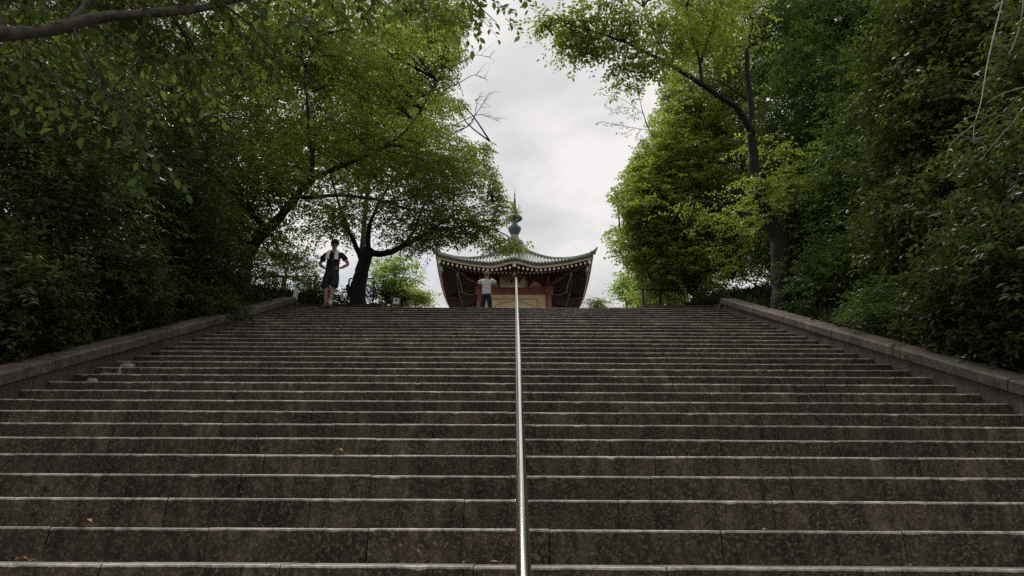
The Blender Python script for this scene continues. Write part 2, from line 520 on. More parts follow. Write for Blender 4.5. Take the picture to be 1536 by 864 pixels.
# ------------------------------------------------------------------ pagoda
MAT['tile'] = plain('green grey roof tile', (.115, .145, .115), .55, .3, 3.0)
MAT['roll'] = plain('pale green tile rolls', (.185, .215, .178), .6, .4, 2.5)
MAT['ridge'] = plain('green ridge tile', (.20, .24, .20), .55, .3, 3.0)
MAT['eave_tan'] = plain('tan painted eave board', (.62, .47, .36), .6, .12, 3.0)
MAT['rafter'] = plain('dark red brown rafters', (.052, .027, .023), .7, .3, 3.0)
MAT['rafter_end'] = plain('white rafter ends', (.80, .66, .57), .6, .1, 3.0)
MAT['soffit'] = plain('dark soffit boards', (.055, .034, .030), .8, .3, 3.0)
MAT['red'] = plain('faded red paint', (.25, .080, .066), .6, .30, 3.0)
MAT['red_pale'] = plain('pale red column', (.38, .16, .135), .6, .25, 3.0)
MAT['red_dark'] = plain('deep red bracket', (.14, .038, .040), .6, .2, 3.0)
MAT['cream'] = plain('cream wall panel', (.74, .60, .38), .6, .14, 3.0)
MAT['cream_line'] = plain('brown panel moulding', (.36, .22, .10), .6, .15, 3.0)
MAT['plaque'] = plain('ochre name plaque', (.55, .42, .22), .55, .15, 4.0)
MAT['ink'] = plain('dark brown lettering', (.045, .024, .016), .5, .1)
MAT['bronze'] = plain('green bronze', (.095, .135, .110), .45, .3, 4.0, metal=.3)
MAT['bronze_pale'] = plain('pale verdigris', (.19, .235, .205), .55, .3, 4.0)
MAT['conduit'] = plain('pale conduit', (.40, .36, .34), .5, .1)

YF, PA = 33.0, 4.12
XC = float(at(771.5, 400, YF)[0])
YC = YF + PA
Zl = float(at(768, 395.6, YF)[2])          # lowest point of the front eave line
LIFT = float(at(768, 380.5, YF)[2]) - Zl
BUMP = float(at(768, 387.8, YF)[2]) - Zl
BON = 1.0                                    # the front and back eaves rise in the middle, the side eaves do not
ZTOP = float(at(768, 366, YC)[2])
HC = 1.87                                    # half the column spacing
pag = empty('pagoda', (XC, YC, Z2), 'small square pagoda with green tiled upturned roof and red columns above the stairs', 'pagoda')
lz = lambda z: z - Z2
def bumpf(u):
    a = np.abs(u)/.36
    return BON*np.where(a < 1, BUMP*(.5+.5*np.cos(np.pi*np.minimum(a, 1)))**1.15 * (1+.10*(1-np.minimum(a*3, 1))), 0)
def eave(u): return lz(Zl) + LIFT*np.abs(u)**2.2 + bumpf(u)
def roof(u, v):
    g = .42*v + .58*v**2.1
    return lz(Zl) + LIFT*np.abs(u)**2.2*(1-v)**2.2 + bumpf(u)*np.maximum(1-v*3.2, 0)**1.5 + (ZTOP-Zl)*g
def on_roof(x, y_off):
    """x along the front, y_off = 1-v"""
    u = np.clip(x/(PA*max(y_off, 1e-4)), -1, 1)
    return float(roof(u, 1-y_off))
SIDES = (0, 1, 2, 3)
def four(mesh_or_mb, name, mats, smooth=False, kind=None, sides=None):
    me = mesh_or_mb.mesh(name, mats, smooth)
    for q in (sides or SIDES):
        o = bpy.data.objects.new(name, me); link(o, pag); o.rotation_euler = (0, 0, q*math.pi/2)
        if kind: o['kind'] = kind
Y2 = PA - .95
zrow = lz(float(at(768, 409.8, YF+.95)[2]))
for BON, SIDES in ((0.0, (1, 3)), (1.0, (0, 2))):
    # roof surface (front quarter) with the thickness of its tile edge
    mb = MB(); NU, NV = 48, 14
    us = np.linspace(-1, 1, NU+1); vv = np.linspace(0, .97, NV+1)
    vs = [(u*PA*(1-v), -PA*(1-v), float(roof(u, v))) for v in vv for u in us]
    fs = [(j*(NU+1)+i, j*(NU+1)+i+1, (j+1)*(NU+1)+i+1, (j+1)*(NU+1)+i) for j in range(NV) for i in range(NU)]
    mb.add(vs, fs)
    o0 = len(mb.v)
    vs = [(u*PA, -PA, float(eave(u))) for u in us]+[(u*PA, -PA-.012, float(eave(u))-.13) for u in us]+[(u*PA*.97, -PA*.97, float(eave(u))-.13) for u in us]
    fs = [(NU+1+i, NU+2+i, i+1, i) for i in range(NU)] + [(2*NU+2+i, 2*NU+3+i, NU+2+i, NU+1+i) for i in range(NU)]
    mb.add(vs, fs)
    four(mb, 'roof_slope', MAT['tile'], True)
    # round tile rolls running up each slope
    mb = MB()
    for i in range(-23, 24):
        x = i*.178
        y1 = max(abs(x)/PA, .04)
        if y1 > .985: continue
        path = []
        for t in np.linspace(1.004, y1, 8): path.append((x, -PA*t, on_roof(x, min(t, 1))+.012))
        vs = []; prof = [(-.058, -.02), (-.045, .035), (0, .06), (.045, .035), (.058, -.02)]
        for p in path:
            for a, b in prof: vs.append((p[0]+a, p[1], p[2]+b))
        fs = [(s*5+c, s*5+c+1, s*5+5+c+1, s*5+5+c) for s in range(7) for c in range(4)] + [(4, 3, 2, 1, 0)]
        mb.add(vs, fs, 0)
        p = path[0]                                  # round end tile
        mb.tube([(p[0], p[1]+.02, p[2]), (p[0], p[1]-.03, p[2])], .062, 8, 1)
    four(mb, 'tile_rolls', [MAT['roll'], MAT['ridge']], True, 'stuff')
    # tan eave board
    mb = MB(); b0, b1, yy = .14, .245, -PA*.985
    vs = []
    for u in us:
        z = float(eave(u)); s = .985
        vs += [(u*PA*s, yy, z-b0+.01), (u*PA*s, yy+.004, z-b1), (u*PA*(s-.03), yy+.12, z-b1), (u*PA*(s-.03), yy+.12, z-b0+.01)]
    fs = []
    for i in range(NU):
        for c in range(3): fs.append((i*4+c+1, i*4+4+c+1, i*4+4+c, i*4+c))
    mb.add(vs, fs); four(mb, 'eave_board', MAT['eave_tan'])
    # two rows of rafters with white ends
    mb = MB()
    for i in range(-17, 18):
        if i == 0: continue
        x = i*.232; u = x/PA
        if abs(u) > .965: continue
        z = float(eave(u)) - .345 - .35*float(bumpf(u))
        zi = zrow + .125 + .6*LIFT*abs(u)**2.2 + .12*float(bumpf(u))
        ys = max(-PA+1.15, -PA+1.15); 
        yin = -max(Y2-.03, min(abs(x), PA-.3))
        mb.bar((x, -PA+.16, z), (x, yin, z+(zi-z)*(PA-.16+yin)/1.0), .085, .10, 0, None)
        mb.box(x-.050, x+.050, -PA+.135, -PA+.157, z-.056, z+.056, 1)
    four(mb, 'flying_rafters', [MAT['rafter'], MAT['rafter_end']], kind='stuff')
    Y2 = PA - .95
    mb = MB()
    for i in range(-14, 15):
        if i == 0: continue
        x = i*.212; u = x/Y2
        if abs(u) > .97: continue
        z = zrow + .55*LIFT*abs(u)**2.2 + .12*float(bumpf(u))
        yin = -max(HC+.05, abs(x))
        if Y2+yin < .05: continue
        mb.bar((x, -Y2, z), (x, yin, z+.10*(Y2+yin)), .085, .095)
        mb.lathe([(.0, 0), (.058, .004), (.066, .016)], (0, 0, 0), 8, 1)
        k0 = len(mb.v)-24
        for q in range(k0, len(mb.v)):
            vx, vy, vz = mb.v[q]; mb.v[q] = (x+vx, -Y2-.018+vz, z+vy)
    four(mb, 'base_rafters', [MAT['rafter'], MAT['rafter_end']], kind='stuff')
    # soffit boarding above the rafters
    mb = MB()
    rows = []
    for t, fn in ((PA*.95, lambda u: float(eave(u))-.20), (Y2, lambda u: zrow+.14+.6*LIFT*abs(u)**2.2+.12*float(bumpf(u))), (HC-.1, lambda u: zrow+.30)):
        rows.append([(u*t, -t, fn(u)) for u in us])
    vs = [p for r in rows for p in r]
    fs = [(j*(NU+1)+i, (j+1)*(NU+1)+i, (j+1)*(NU+1)+i+1, j*(NU+1)+i+1) for j in range(2) for i in range(NU)]
    mb.add(vs, fs); four(mb, 'soffit', MAT['soffit'])
    # middle block between the two rows of each eave
    mb = MB()
    mb.box(-.085, .085, -PA+.10, -PA+.14, float(eave(0))-.44, float(eave(0))-.22)
    mb.bar((0, -PA+.141, float(eave(0))-.33), (0, -Y2, float(eave(0))-.38), .12, .16, 1)
    mb.box(-.075, .075, -Y2-.05, -Y2-.01, zrow-.10, zrow+.19)
    four(mb, 'centre_block', [MAT['rafter_end'], MAT['rafter']])
SIDES = (0, 1, 2, 3)
# hip ridges with upturned ends
mb = MB()
pts = []; rad = []
for t in np.linspace(.06, 1.0, 16):
    pts.append((PA*t, -PA*t, float(roof(1.0, 1-t))+.07)); rad.append(.10)
e = pts[-1]
for q, (dx, dz) in enumerate(((.09, .05), (.17, .13), (.23, .23))):
    pts.append((e[0]+dx, e[1]-dx, e[2]+dz)); rad.append(.085-.022*q)
mb.tube(pts, rad, 8)
mb.tube([(PA*.99, -PA*.99, e[2]+.04), (PA*1.02, -PA*1.02, e[2]-.02)], .13, 8)
four(mb, 'hip_ridge', MAT['ridge'], True)
# corner beams with pale ends and wind bells
mb = MB()
c1 = PA*.955; zc = float(eave(1.0))-.36
mb.bar((HC, -HC, zrow+.10), (c1, -c1, zc), .17, .22, 0)
d = np.array([c1-HC, -(c1-HC), zc-zrow-.10]); d /= np.linalg.norm(d)
p = np.array([c1, -c1, zc]); mb.bar(p+d*.004, p+d*.05, .20, .25, 1)
four(mb, 'corner_beam', [MAT['rafter'], MAT['rafter_end']])
mb = MB()
bx = c1-.10
mb.tube([(bx, -bx, zc-.1), (bx, -bx, zc-.26)], .01, 6)
mb.lathe([(.02, 0), (.065, -.02), (.08, -.12), (.10, -.25), (.115, -.30), (.02, -.29)], (bx, -bx, zc-.26), 12)
mb.tube([(bx, -bx, zc-.53), (bx, -bx, zc-.68)], .008, 6); mb.box(bx-.06, bx+.06, -bx-.004, -bx+.004, zc-.80, zc-.68)
four(mb, 'wind_bell', MAT['bronze_pale'], True)
# pale conduits clipped under the two side soffits
for s in (-1, 1):
    mb = MB()
    p0 = np.array([s*3.05, -2.95, zrow-.02]); p1 = np.array([s*2.95, -1.5, zrow-.10]); p2 = np.array([s*2.98, -.6, zrow-.16])
    mb.tube([p0, p1, p2, (s*2.6, -.4, zrow-.22), (s*1.95, -.3, zrow-.12)], .022, 6)
    mb.box(p0[0]-.05, p0[0]+.05, p0[1]-.05, p0[1]+.05, p0[2]-.02, p0[2]+.18)
    mb.build('conduit', MAT['conduit'], pag)
# walls: columns, beams, panels on four sides
yw = YC - HC
zb1 = lz(float(at(768, 432.3, yw)[2])); zb0 = lz(float(at(768, 441.6, yw)[2]))
FLOOR = 1.0
mb = MB(); mb.box(-3.0, 3.0, -3.0, 3.0, 0, FLOOR-.15); mb.box(-3.12, 3.12, -3.12, 3.12, FLOOR-.15, FLOOR)
mb.build('plinth', MAT['paving'], pag)
cm = MB()
cm.lathe([(.24, FLOOR), (.24, FLOOR+.12), (.168, FLOOR+.14), (.165, zb0-.02)], (0, 0, 0), 18)
cm2 = MB()
cm2.lathe([(.17, zb0-.03), (.205, zb0+.02), (.262, zb0+.05), (.262, zb1-.04), (.235, zb1-.02), (.27, zb1+.01), (.27, zb1+.075), (.17, zb1+.10), (.17, zb1+.30), (.14, zrow+.12)], (0, 0, 0), 18)
me1 = cm.mesh('column', MAT['red_pale'], True); me2 = cm2.mesh('capital', MAT['red'], True)
for sx in (-1, 1):
    for sy in (-1, 1):
        o = link(bpy.data.objects.new('column', me1), pag); o.location = (sx*HC, sy*HC, 0)
        c = link(bpy.data.objects.new('capital', me2), o)
mb = MB(); mb.box(-HC+.19, HC-.19, -HC-.09, -HC+.09, zb0, zb1); mb.box(-HC+.19, HC-.19, -HC-.115, -HC+.10, zb1-.035, zb1+.035)
four(mb, 'tie_beam', MAT['red'])
mb = MB(); mb.box(-HC+.16, HC-.16, -HC+.05, -HC+.08, zb1+.036, zrow+.31)
four(mb, 'upper_wall', MAT['cream'])
mb = MB(); mb.box(-HC+.16, HC-.16, -HC+.02, -HC+.06, FLOOR, zb0-.002)
four(mb, 'wall_panel', MAT['cream'])
# brown line mouldings on the panel: a rectangle and a cusped window outline
mb = MB()
h0 = FLOOR+.5; ht = lz(float(at(768, 448.5, yw)[2])); w2 = 1.28; yk = -HC+.006
for p, q in (((-w2, ht), (w2, ht)), ((w2, ht), (w2, h0)), ((w2, h0), (-w2, h0)), ((-w2, h0), (-w2, ht))):
    mb.bar((p[0], yk, p[1]), (q[0], yk, q[1]), .03, .028)
hk = lz(float(at(768, 451.6, yw)[2]))
cus = [(-1.08, h0+.2), (-1.05, hk-.30), (-.92, hk-.20), (-.80, hk-.22), (-.66, hk-.11), (-.48, hk-.10), (-.30, hk-.02), (0, hk+.02)]
cus += [(-x, z) for x, z in cus[-2::-1]]
for p, q in zip(cus[:-1], cus[1:]): mb.bar((p[0], yk, p[1]), (q[0], yk, q[1]), .028, .026)
four(mb, 'panel_moulding', MAT['cream_line'])
# dark triangular brackets beside the columns and plaque
for s in (-1, 1):
    for (xa, xb, xt) in ((1.70, 1.30, 1.62), (.80, 1.22, .80)):
        mb = MB()
        t0, t1 = -HC-.02, -HC+.045
        zt = zrow+.20; zbm = zb1+.04
        if xa > 1.5: poly = [(xa, zt), (.98, zt), (1.12, zt-.14), (1.34, zbm+.28), (1.58, zbm), (xa, zbm)]
        else: poly = [(.72, zt), (1.16, zt), (1.10, zt-.1), (.86, zbm+.12), (.80, zbm), (.72, zbm)]
        m = len(poly)
        P = [(s*x, t0, z) for x, z in poly]+[(s*x, t1, z) for x, z in poly]
        mb.add(P, [tuple(range(m)), tuple(range(2*m-1, m-1, -1))]+[(i, (i+1) % m, m+(i+1) % m, m+i) for i in range(m)])
        mb.build('bracket', MAT['red_dark'], pag)
    mb = MB()                        # arm brackets leaning out from the column heads
    mb.bar((s*HC, -HC-.1, zb1+.20), (s*(HC+.75), -HC-.75, zrow+.05), .14, .18)
    mb.bar((s*HC, -HC-.1, zb1+.20), (s*(HC-.02), -HC-.95, zrow+.05), .14, .18)
    mb.build('bracket_arm', MAT['red_dark'], pag)
# name plaque with its three characters
ypl = YC - HC - .30
pz0, pz1 = lz(float(at(768, 430.6, ypl)[2])), lz(float(at(768, 412.6, ypl)[2]))
px0, px1 = float(at(750.2, 420, ypl)[0])-XC, float(at(787.2, 420, ypl)[0])-XC
pm, ph = (px0+px1)/2, (pz1-pz0)
mb = MB(); mb.box(px0+.05, px1-.05, -HC-.30, -HC-.26, pz0+.05, pz1-.05)
pq = mb.build('plaque', MAT['plaque'], pag)
mb = MB()
for a in ((px0, px1, pz0, pz0+.05), (px0, px1, pz1-.05, pz1), (px0, px0+.05, pz0+.05, pz1-.05), (px1-.05, px1, pz0+.05, pz1-.05)):
    mb.box(a[0], a[1], -HC-.325, -HC-.25, a[2], a[3])
mb.build('plaque_frame', MAT['cream'], pq)
mb = MB(); mb.bar((pm-.4, -HC-.255, pz0+.1), (pm-.4, -HC+.05, pz0+.02), .04, .06); mb.bar((pm+.4, -HC-.255, pz0+.1), (pm+.4, -HC+.05, pz0+.02), .04, .06)
mb.build('plaque_hanger', MAT['red_dark'], pq)
for ch, fx in (('\u5802', .255), ('\u548c', .50), ('\u5e73', .755)):
    cu = bpy.data.curves.new('lettering', 'FONT'); cu.body = ch; cu.size = ph*.46
    cu.align_x = 'CENTER'; cu.align_y = 'CENTER'; cu.extrude = .006; cu.offset = .006
    tmp = bpy.data.objects.new('lettering', cu); COL.objects.link(tmp)
    bpy.context.view_layer.update()
    me = bpy.data.meshes.new_from_object(tmp.evaluated_get(bpy.context.evaluated_depsgraph_get()))
    bpy.data.objects.remove(tmp); me.materials.clear(); me.materials.append(MAT['ink'])
    o = link(bpy.data.objects.new('lettering', me), pq)
    xs_ = [v.co.x for v in me.vertices]; ys_ = [v.co.y for v in me.vertices]
    o.rotation_euler = (math.pi/2, 0, 0)
    o.location = (px0+(px1-px0)*fx-(min(xs_)+max(xs_))/2, -HC-.304, (pz0+pz1)/2-(min(ys_)+max(ys_))/2)
# finial
def fz(py): return lz(float(at(769, py, YC)[2]))
def fr(px): return px*float(at(768, 340, YC) @ CF)/FPX/2
z = {p: fz(p) for p in (282, 300, 312, 322, 325, 328, 331, 333, 340, 341, 346, 351, 353, 357, 362, 372, 378)}
mb = MB(); mb.lathe([(fr(40), z[378]-.1), (fr(32), z[372]), (fr(26), z[362]-.05), (fr(18), z[362]), (fr(13), z[357]), (fr(11), z[353])], n=24)
fin = mb.build('finial_base', MAT['bronze_pale'], pag, True)
mb = MB(); mb.lathe([(fr(10), z[353]), (fr(13), z[351]), (fr(18), z[346]-.02), (fr(20), z[346]+.1), (fr(20), z[341]-.05), (fr(17), z[341]), (fr(8), z[341]+.02)], n=24)
mb.build('finial_bowl', MAT['bronze'], pag, True)
mb = MB(); mb.lathe([(fr(7), z[341]), (fr(7), z[340]), (fr(5), z[333]), (fr(8), z[331]-.04), (fr(5), z[331])], n=16)
for k in range(6):
    a = k*math.pi/3; mb.tube([(fr(8)*math.cos(a), fr(8)*math.sin(a), z[341]), (fr(8)*math.cos(a), fr(8)*math.sin(a), z[331])], .03, 6)
mb.build('finial_shaft', MAT['bronze_pale'], pag, True)
mb = MB(); mb.lathe([(fr(5), z[331]-.05), (fr(19), z[331]+.03), (fr(24), z[328]), (fr(23), z[328]+.05), (fr(12), z[325]), (fr(8), z[322])], n=24)
mb.build('finial_disc', MAT['bronze'], pag, True)
mb = MB()
pr = [(fr(8), z[322]), (fr(6), z[312]-.2)]
for q in range(7):
    zz = z[312] + (z[300]-z[312])*q/7*1.3; rr = fr(5.6-.5*q)
    pr += [(rr*.7, zz), (rr, zz+.04), (rr, zz+.07), (rr*.65, zz+.11)]
pr += [(fr(1.6), z[300]+.25), (fr(2.2), z[300]+.35), (fr(.8), z[300]+.5), (.008, z[282])]
mb.lathe(pr, n=12)
mb.build('finial_spire', MAT['bronze'], pag, True)

# ------------------------------------------------------------------ foliage
# outline of the open sky between the two rows of trees, in photo pixels: twigs that would grow into it are pruned away
GAP = np.array([(722,-200),(716,10),(706,40),(692,62),(716,72),(700,90),(690,122),(668,140),(706,152),(712,168),(692,195),(742,205),(752,228),
                (735,240),(752,262),(757,290),(783,302),(778,322),(748,336),(757,348),(800,360),(796,380),(748,383),(712,372),(672,366),(650,380),(628,392),
                (612,404),(600,398),(596,470),(940,470),(936,425),(944,408),(922,392),(905,362),(900,345),(938,333),(905,292),
                (925,268),(940,236),(957,214),(975,198),(968,176),(985,160),(980,135),(1000,110),(1003,60),(996,20),(1000,-200)], float)
def in_poly(x, y, P):
    x = np.asarray(x); y = np.asarray(y); c = np.zeros(x.shape, bool); j = len(P)-1
    for i in range(len(P)):
        xi, yi = P[i]; xj, yj = P[j]
        c ^= ((yi > y) != (yj > y)) & (x < (xj-xi)*(y-yi)/(yj-yi+1e-12)+xi)
        j = i
    return c
def unit(a): return a/(np.linalg.norm(a, axis=-1, keepdims=True)+1e-9)

LEAF = {   # vertices along (length, width, lift), triangles
 'fold': (np.array([(0,0,0),(.45,-.5,.12),(1,0,-.08),(.45,.5,.12)]), np.array([(0,1,2),(0,2,3)])),
 'oval': (np.array([(0,0,0),(.22,-.36,.06),(.55,-.48,.08),(1,0,-.12),(.55,.48,.08),(.22,.36,.06)]), np.array([(0,1,2),(0,2,3),(0,3,4),(0,4,5)])),
}
def leaves_arrays(P, A, Nn, L, W, kind):
    A = unit(A); S = unit(np.cross(Nn, A)); Nn = np.cross(A, S)
    base, tri = LEAF[kind]; m = len(base)
    V = (P[:, None, :] + A[:, None, :]*(base[None, :, 0:1]*L[:, None, None])
         + S[:, None, :]*(base[None, :, 1:2]*W[:, None, None]) + Nn[:, None, :]*(base[None, :, 2:3]*L[:, None, None]*.9))
    F = (tri[None]+(np.arange(len(P))*m)[:, None, None]).reshape(-1, 3)
    return V.reshape(-1, 3), F

def twigs_of(rs, C, Rr, n, L, flat=.45, droop=.15, out=.6, gap=True, clear=True, cz=.75):
    """twigs spread through the clumps: origin, direction, length"""
    ci = np.repeat(np.arange(len(C)), n)
    q = unit(rs.normal(size=(len(ci), 3)))*(rs.rand(len(ci), 1)**.45)
    q[:, 2] *= cz
    o = C[ci] + q*Rr[ci, None]*.85
    d = rs.normal(size=(len(ci), 3)); d[:, 2] *= flat
    d = unit(unit(d) + q*out)
    ln = L*rs.uniform(.6, 1.3, len(ci))
    tip = o + d*ln[:, None]; mid = o + d*ln[:, None]*.5
    keep = np.ones(len(ci), bool)
    for p in (o, mid, tip):
        keep &= p[:, 2] > ground(p[:, 0], p[:, 1]) + .06
        if clear:                                        # head room over the stairs
            ov = np.maximum(XL-.2-p[:, 0]+0*p[:, 0], p[:, 0]-XR-.2); over = (ov < 0) & (p[:, 1] < YT+1.0)
            keep &= ~(over & (p[:, 2] < plane(p[:, 1]) + np.minimum(.42 - ov*2.2, 2.3 if clear is True else clear)))
        keep &= np.linalg.norm(p, axis=1) > 1.6
    if gap:
        for p in (mid, tip):
            x, y, z = proj(p)
            keep &= ~(in_poly(x + rs.normal(0, 3.5, len(ci)), y + rs.normal(0, 3.5, len(ci)), GAP) & (z > .1))
    return o[keep], d[keep], ln[keep]
def leaves_on(rs, o, d, ln, n, size, wr, droop=.2, tilt=.45, hang=.25, spread=.85):
    t = np.tile(np.linspace(.12, 1.0, n), len(o)); ti = np.repeat(np.arange(len(o)), n)
    t = np.clip(t + rs.normal(0, .03, len(t)), 0, 1.05)
    P = o[ti] + d[ti]*(ln[ti]*t)[:, None]; P[:, 2] -= droop*ln[ti]*t*t
    up = np.array([0, 0, 1.0])
    lat = unit(np.cross(d[ti], up)); side = np.where((np.arange(len(ti)) % 2) == 0, 1.0, -1.0)
    A = d[ti]*.55 + lat*(side*spread)[:, None] - up*hang + rs.normal(0, .28, (len(ti), 3))
    Nn = up + rs.normal(0, tilt, (len(ti), 3))
    L = size*rs.uniform(.65, 1.25, len(ti)); W = L*wr*rs.uniform(.85, 1.15, len(ti))
    P = P + unit(A)*.012
    return P, A, Nn, L, W
def twig_mesh(MBo, o, d, ln, droop, r, every=1):
    for i in range(0, len(o), every):
        p0, p1 = o[i], o[i] + d[i]*ln[i]*.55; p2 = o[i]+d[i]*ln[i]
        p1 = p1 - np.array([0, 0, droop*ln[i]*.3]); p2 = p2 - np.array([0, 0, droop*ln[i]])
        MBo.tube([p0, p1, p2], [r, r*.75, r*.4], 3, 0, False)
def ellipsoid_clumps(rs, e):
    """e: centre, radii, count, clump radius"""
    c, r, n, cr = e
    q = unit(rs.normal(size=(n, 3)))*(rs.uniform(.28, 1.0, (n, 1))**.6)
    return np.asarray(c) + q*np.asarray(r), np.full(n, cr)*rs.uniform(.75, 1.3, n)
def curve_pts(p, n=5):
    """Catmull-Rom through points"""
    p = [np.array(q, float) for q in p]
    if len(p) < 3: return p
    out = []
    for i in range(len(p)-1):
        a, b = p[max(i-1, 0)], p[i]; c, d = p[i+1], p[min(i+2, len(p)-1)]
        for k in range(n):
            t = k/n; out.append(.5*((2*b)+(-a+c)*t+(2*a-5*b+4*c-d)*t*t+(-a+3*b-3*c+d)*t**3))
    out.append(p[-1]); return out
def limb(MBo, rs, pts, r0, r1, n=8, wob=.25):
    q = curve_pts(pts, 5); m = len(q)
    q = [p + rs.normal(0, wob*(r0+(r1-r0)*i/m)*.5, 3)*(i > 0) for i, p in enumerate(q)]
    rad = [(r0+(r1-r0)*(i/(m-1))**.8)*(1+rs.normal(0, .05)) for i in range(m)]
    MBo.tube(q, rad, n); return q

def tree(name, label, cat, base, trunk, limbs, ells, leaf, mat, bark, seed, group=None, twig_every=3, connect=.6, gap=True, clear=True, flare=1.35, extra=None, near=False, maxd=4.2):
    """trunk: (points, r0, r1); limbs: [(points, r0, r1)]; leaf: dict of twig and leaf numbers"""
    rs = np.random.RandomState(seed)
    root = empty(name, base, label, cat, group)
    sk = []
    tb = MB()
    if trunk:
        q = curve_pts(trunk[0], 5); m = len(q)
        rad = [trunk[1]+(trunk[2]-trunk[1])*i/(m-1) for i in range(m)]
        rad[0] *= flare; rad[1] *= 1+(flare-1)*.45
        q = [p + rs.normal(0, rad[i]*.07, 3)*(i > 1) for i, p in enumerate(q)]
        tb.tube(q, rad, 14); sk += q[2:]
        # bark swellings
        rel(tb.build('trunk', bark, root, True), root)
    br = MB()
    for pts, r0, r1 in limbs:
        lb = MB(); sk += limb(lb, rs, pts, r0, r1); rel(lb.build('limb', bark, root, True), root)
    C = []; Rr = []
    for e in ells:
        c, r = ellipsoid_clumps(rs, e); C.append(c); Rr.append(r)
    C = np.concatenate(C); Rr = np.concatenate(Rr)
    x, y, z = proj(C)
    if gap:
        ok = ~(in_poly(x, y, GAP) & (z > .1)); C, Rr = C[ok], Rr[ok]
    ok = C[:, 2] > ground(C[:, 0], C[:, 1])+.1; C, Rr = C[ok], Rr[ok]
    if sk:
        S = np.array(sk)
        for i in range(len(C)):
            if rs.rand() > connect: continue
            dd = np.linalg.norm(S-C[i], axis=1) + np.maximum(S[:, 2]-C[i, 2], 0)*.8
            j = int(np.argmin(dd)); D = np.linalg.norm(S[j]-C[i])
            if D < .15 or D > maxd or abs(C[i,2]-S[j,2]) < .18*D: continue
            a, b = S[j], C[i]; mid = a*.45+b*.55 + rs.normal(0, .06*D, 3) + np.array([0, 0, .06*D])
            if gap:
                xx, yy, zz = proj(np.array([mid, b])); 
                if (in_poly(xx, yy, GAP) & (zz > .1)).any(): continue
            r = min(.010+.010*D, .035)
            br.tube(curve_pts([a, mid, b], 3), np.linspace(r, r*.35, 7), 5, 0, False)
    o, d, ln = twigs_of(rs, C, Rr, leaf['tw'], leaf['L'], leaf.get('flat', .45), leaf.get('droop', .2), leaf.get('out', .6), gap, clear, leaf.get('cz', .75))
    if extra is not None:
        eo, ed, el = extra(rs); o = np.concatenate([o, eo]); d = np.concatenate([d, ed]); ln = np.concatenate([ln, el])
    twig_mesh(br, o, d, ln, leaf.get('droop', .2), leaf.get('tr', .004), twig_every)
    if br.v: rel(br.build('twigs', bark, root, True), root)['kind'] = 'stuff'
    P, A, Nn, L, W = leaves_on(rs, o, d, ln, leaf['n'], leaf['size'], leaf.get('wr', .5), leaf.get('droop', .2), leaf.get('tilt', .45), leaf.get('hang', .25), leaf.get('spread', .85))
    kind = leaf.get('kind', 'fold')
    if near:                                  # the largest leaves in view are leaves of their own
        x, y, z = proj(P); inv = (x > -10) & (x < 1546) & (y > -10) & (y < 874) & (z > .2)
        sc = np.where(inv, L/np.maximum(z, .3), 0); pick = np.argsort(-sc)[:300]; rest_ = np.ones(len(P), bool); rest_[pick] = False
    else: pick = []; rest_ = np.ones(len(P), bool)
    V, F = leaves_arrays(P[rest_], A[rest_], Nn[rest_], L[rest_], W[rest_], kind)
    V = V - np.asarray(base)[None]
    cr_ = link(bpy.data.objects.new('crown', tri_mesh('crown', V, F, mat)), root); cr_['kind'] = 'stuff'
    if near:
        shapes = []
        for q in range(4):
            b = LEAF['oval'][0].copy(); b[:, 2] += [0, .02, -.04, .05][q]*np.sin(b[:, 0]*3); b[:, 1] *= [1, .9, 1.1, 1.0][q]
            bb = np.array([(0,0,0),(.10,-.20,.02),(.28,-.42,.05),(.52,-.48,.06),(.78,-.28,.0),(1,0,-.10),(.78,.28,.0),(.52,.48,.06),(.28,.42,.05),(.10,.20,.02),(.5,0,-.02)])
            bb[:, 1] *= [1, .9, 1.1, 1.0][q]; bb[:, 2] += [0, .03, -.05, .06][q]*np.sin(bb[:, 0]*3)
            me = bpy.data.meshes.new('leaf'); me.from_pydata([tuple(v) for v in bb], [], [(10, i, (i+1) % 10) for i in range(10)]); me.materials.append(mat); shapes.append(me)
        for i in pick:
            a = unit(A[i]); s = unit(np.cross(Nn[i], a)); nn = np.cross(a, s)
            lf = link(bpy.data.objects.new('leaf', shapes[int(i) % 4]), cr_)
            m4 = Matrix.Identity(4)
            for k in range(3): m4[k][0], m4[k][1], m4[k][2], m4[k][3] = a[k]*L[i], s[k]*W[i], nn[k]*L[i], P[i][k]-base[k]
            lf.matrix_local = m4
    return root
def on_ground(x, y): return np.array([x, y, float(ground(x, y))-.06])
def foot(px, py, Y):
    p = at(px, py, Y); return on_ground(p[0], p[1])
def pxr(px, Y, py=250):            # size in metres of px photo pixels at that distance
    return px*float(at(768, py, Y) @ CF)/FPX
def E(px, py, Y, rx, ry, rz, n, cr):
    """crown ellipsoid: centre in the photo, half sizes rx (pixels), ry depth in metres, rz (pixels)"""
    return (at(px, py, Y), (pxr(rx, Y, py), ry, pxr(rz, Y, py)), n, cr)
CH = dict(tw=11, L=.70, n=15, size=.088, wr=.55, cz=.34, flat=.20, droop=.25, out=.5, hang=.28, tilt=.38)
EV = dict(tw=16, L=.40, n=13, size=.085, wr=.42, flat=.6, droop=.15, out=.8, hang=.20, tilt=.6)

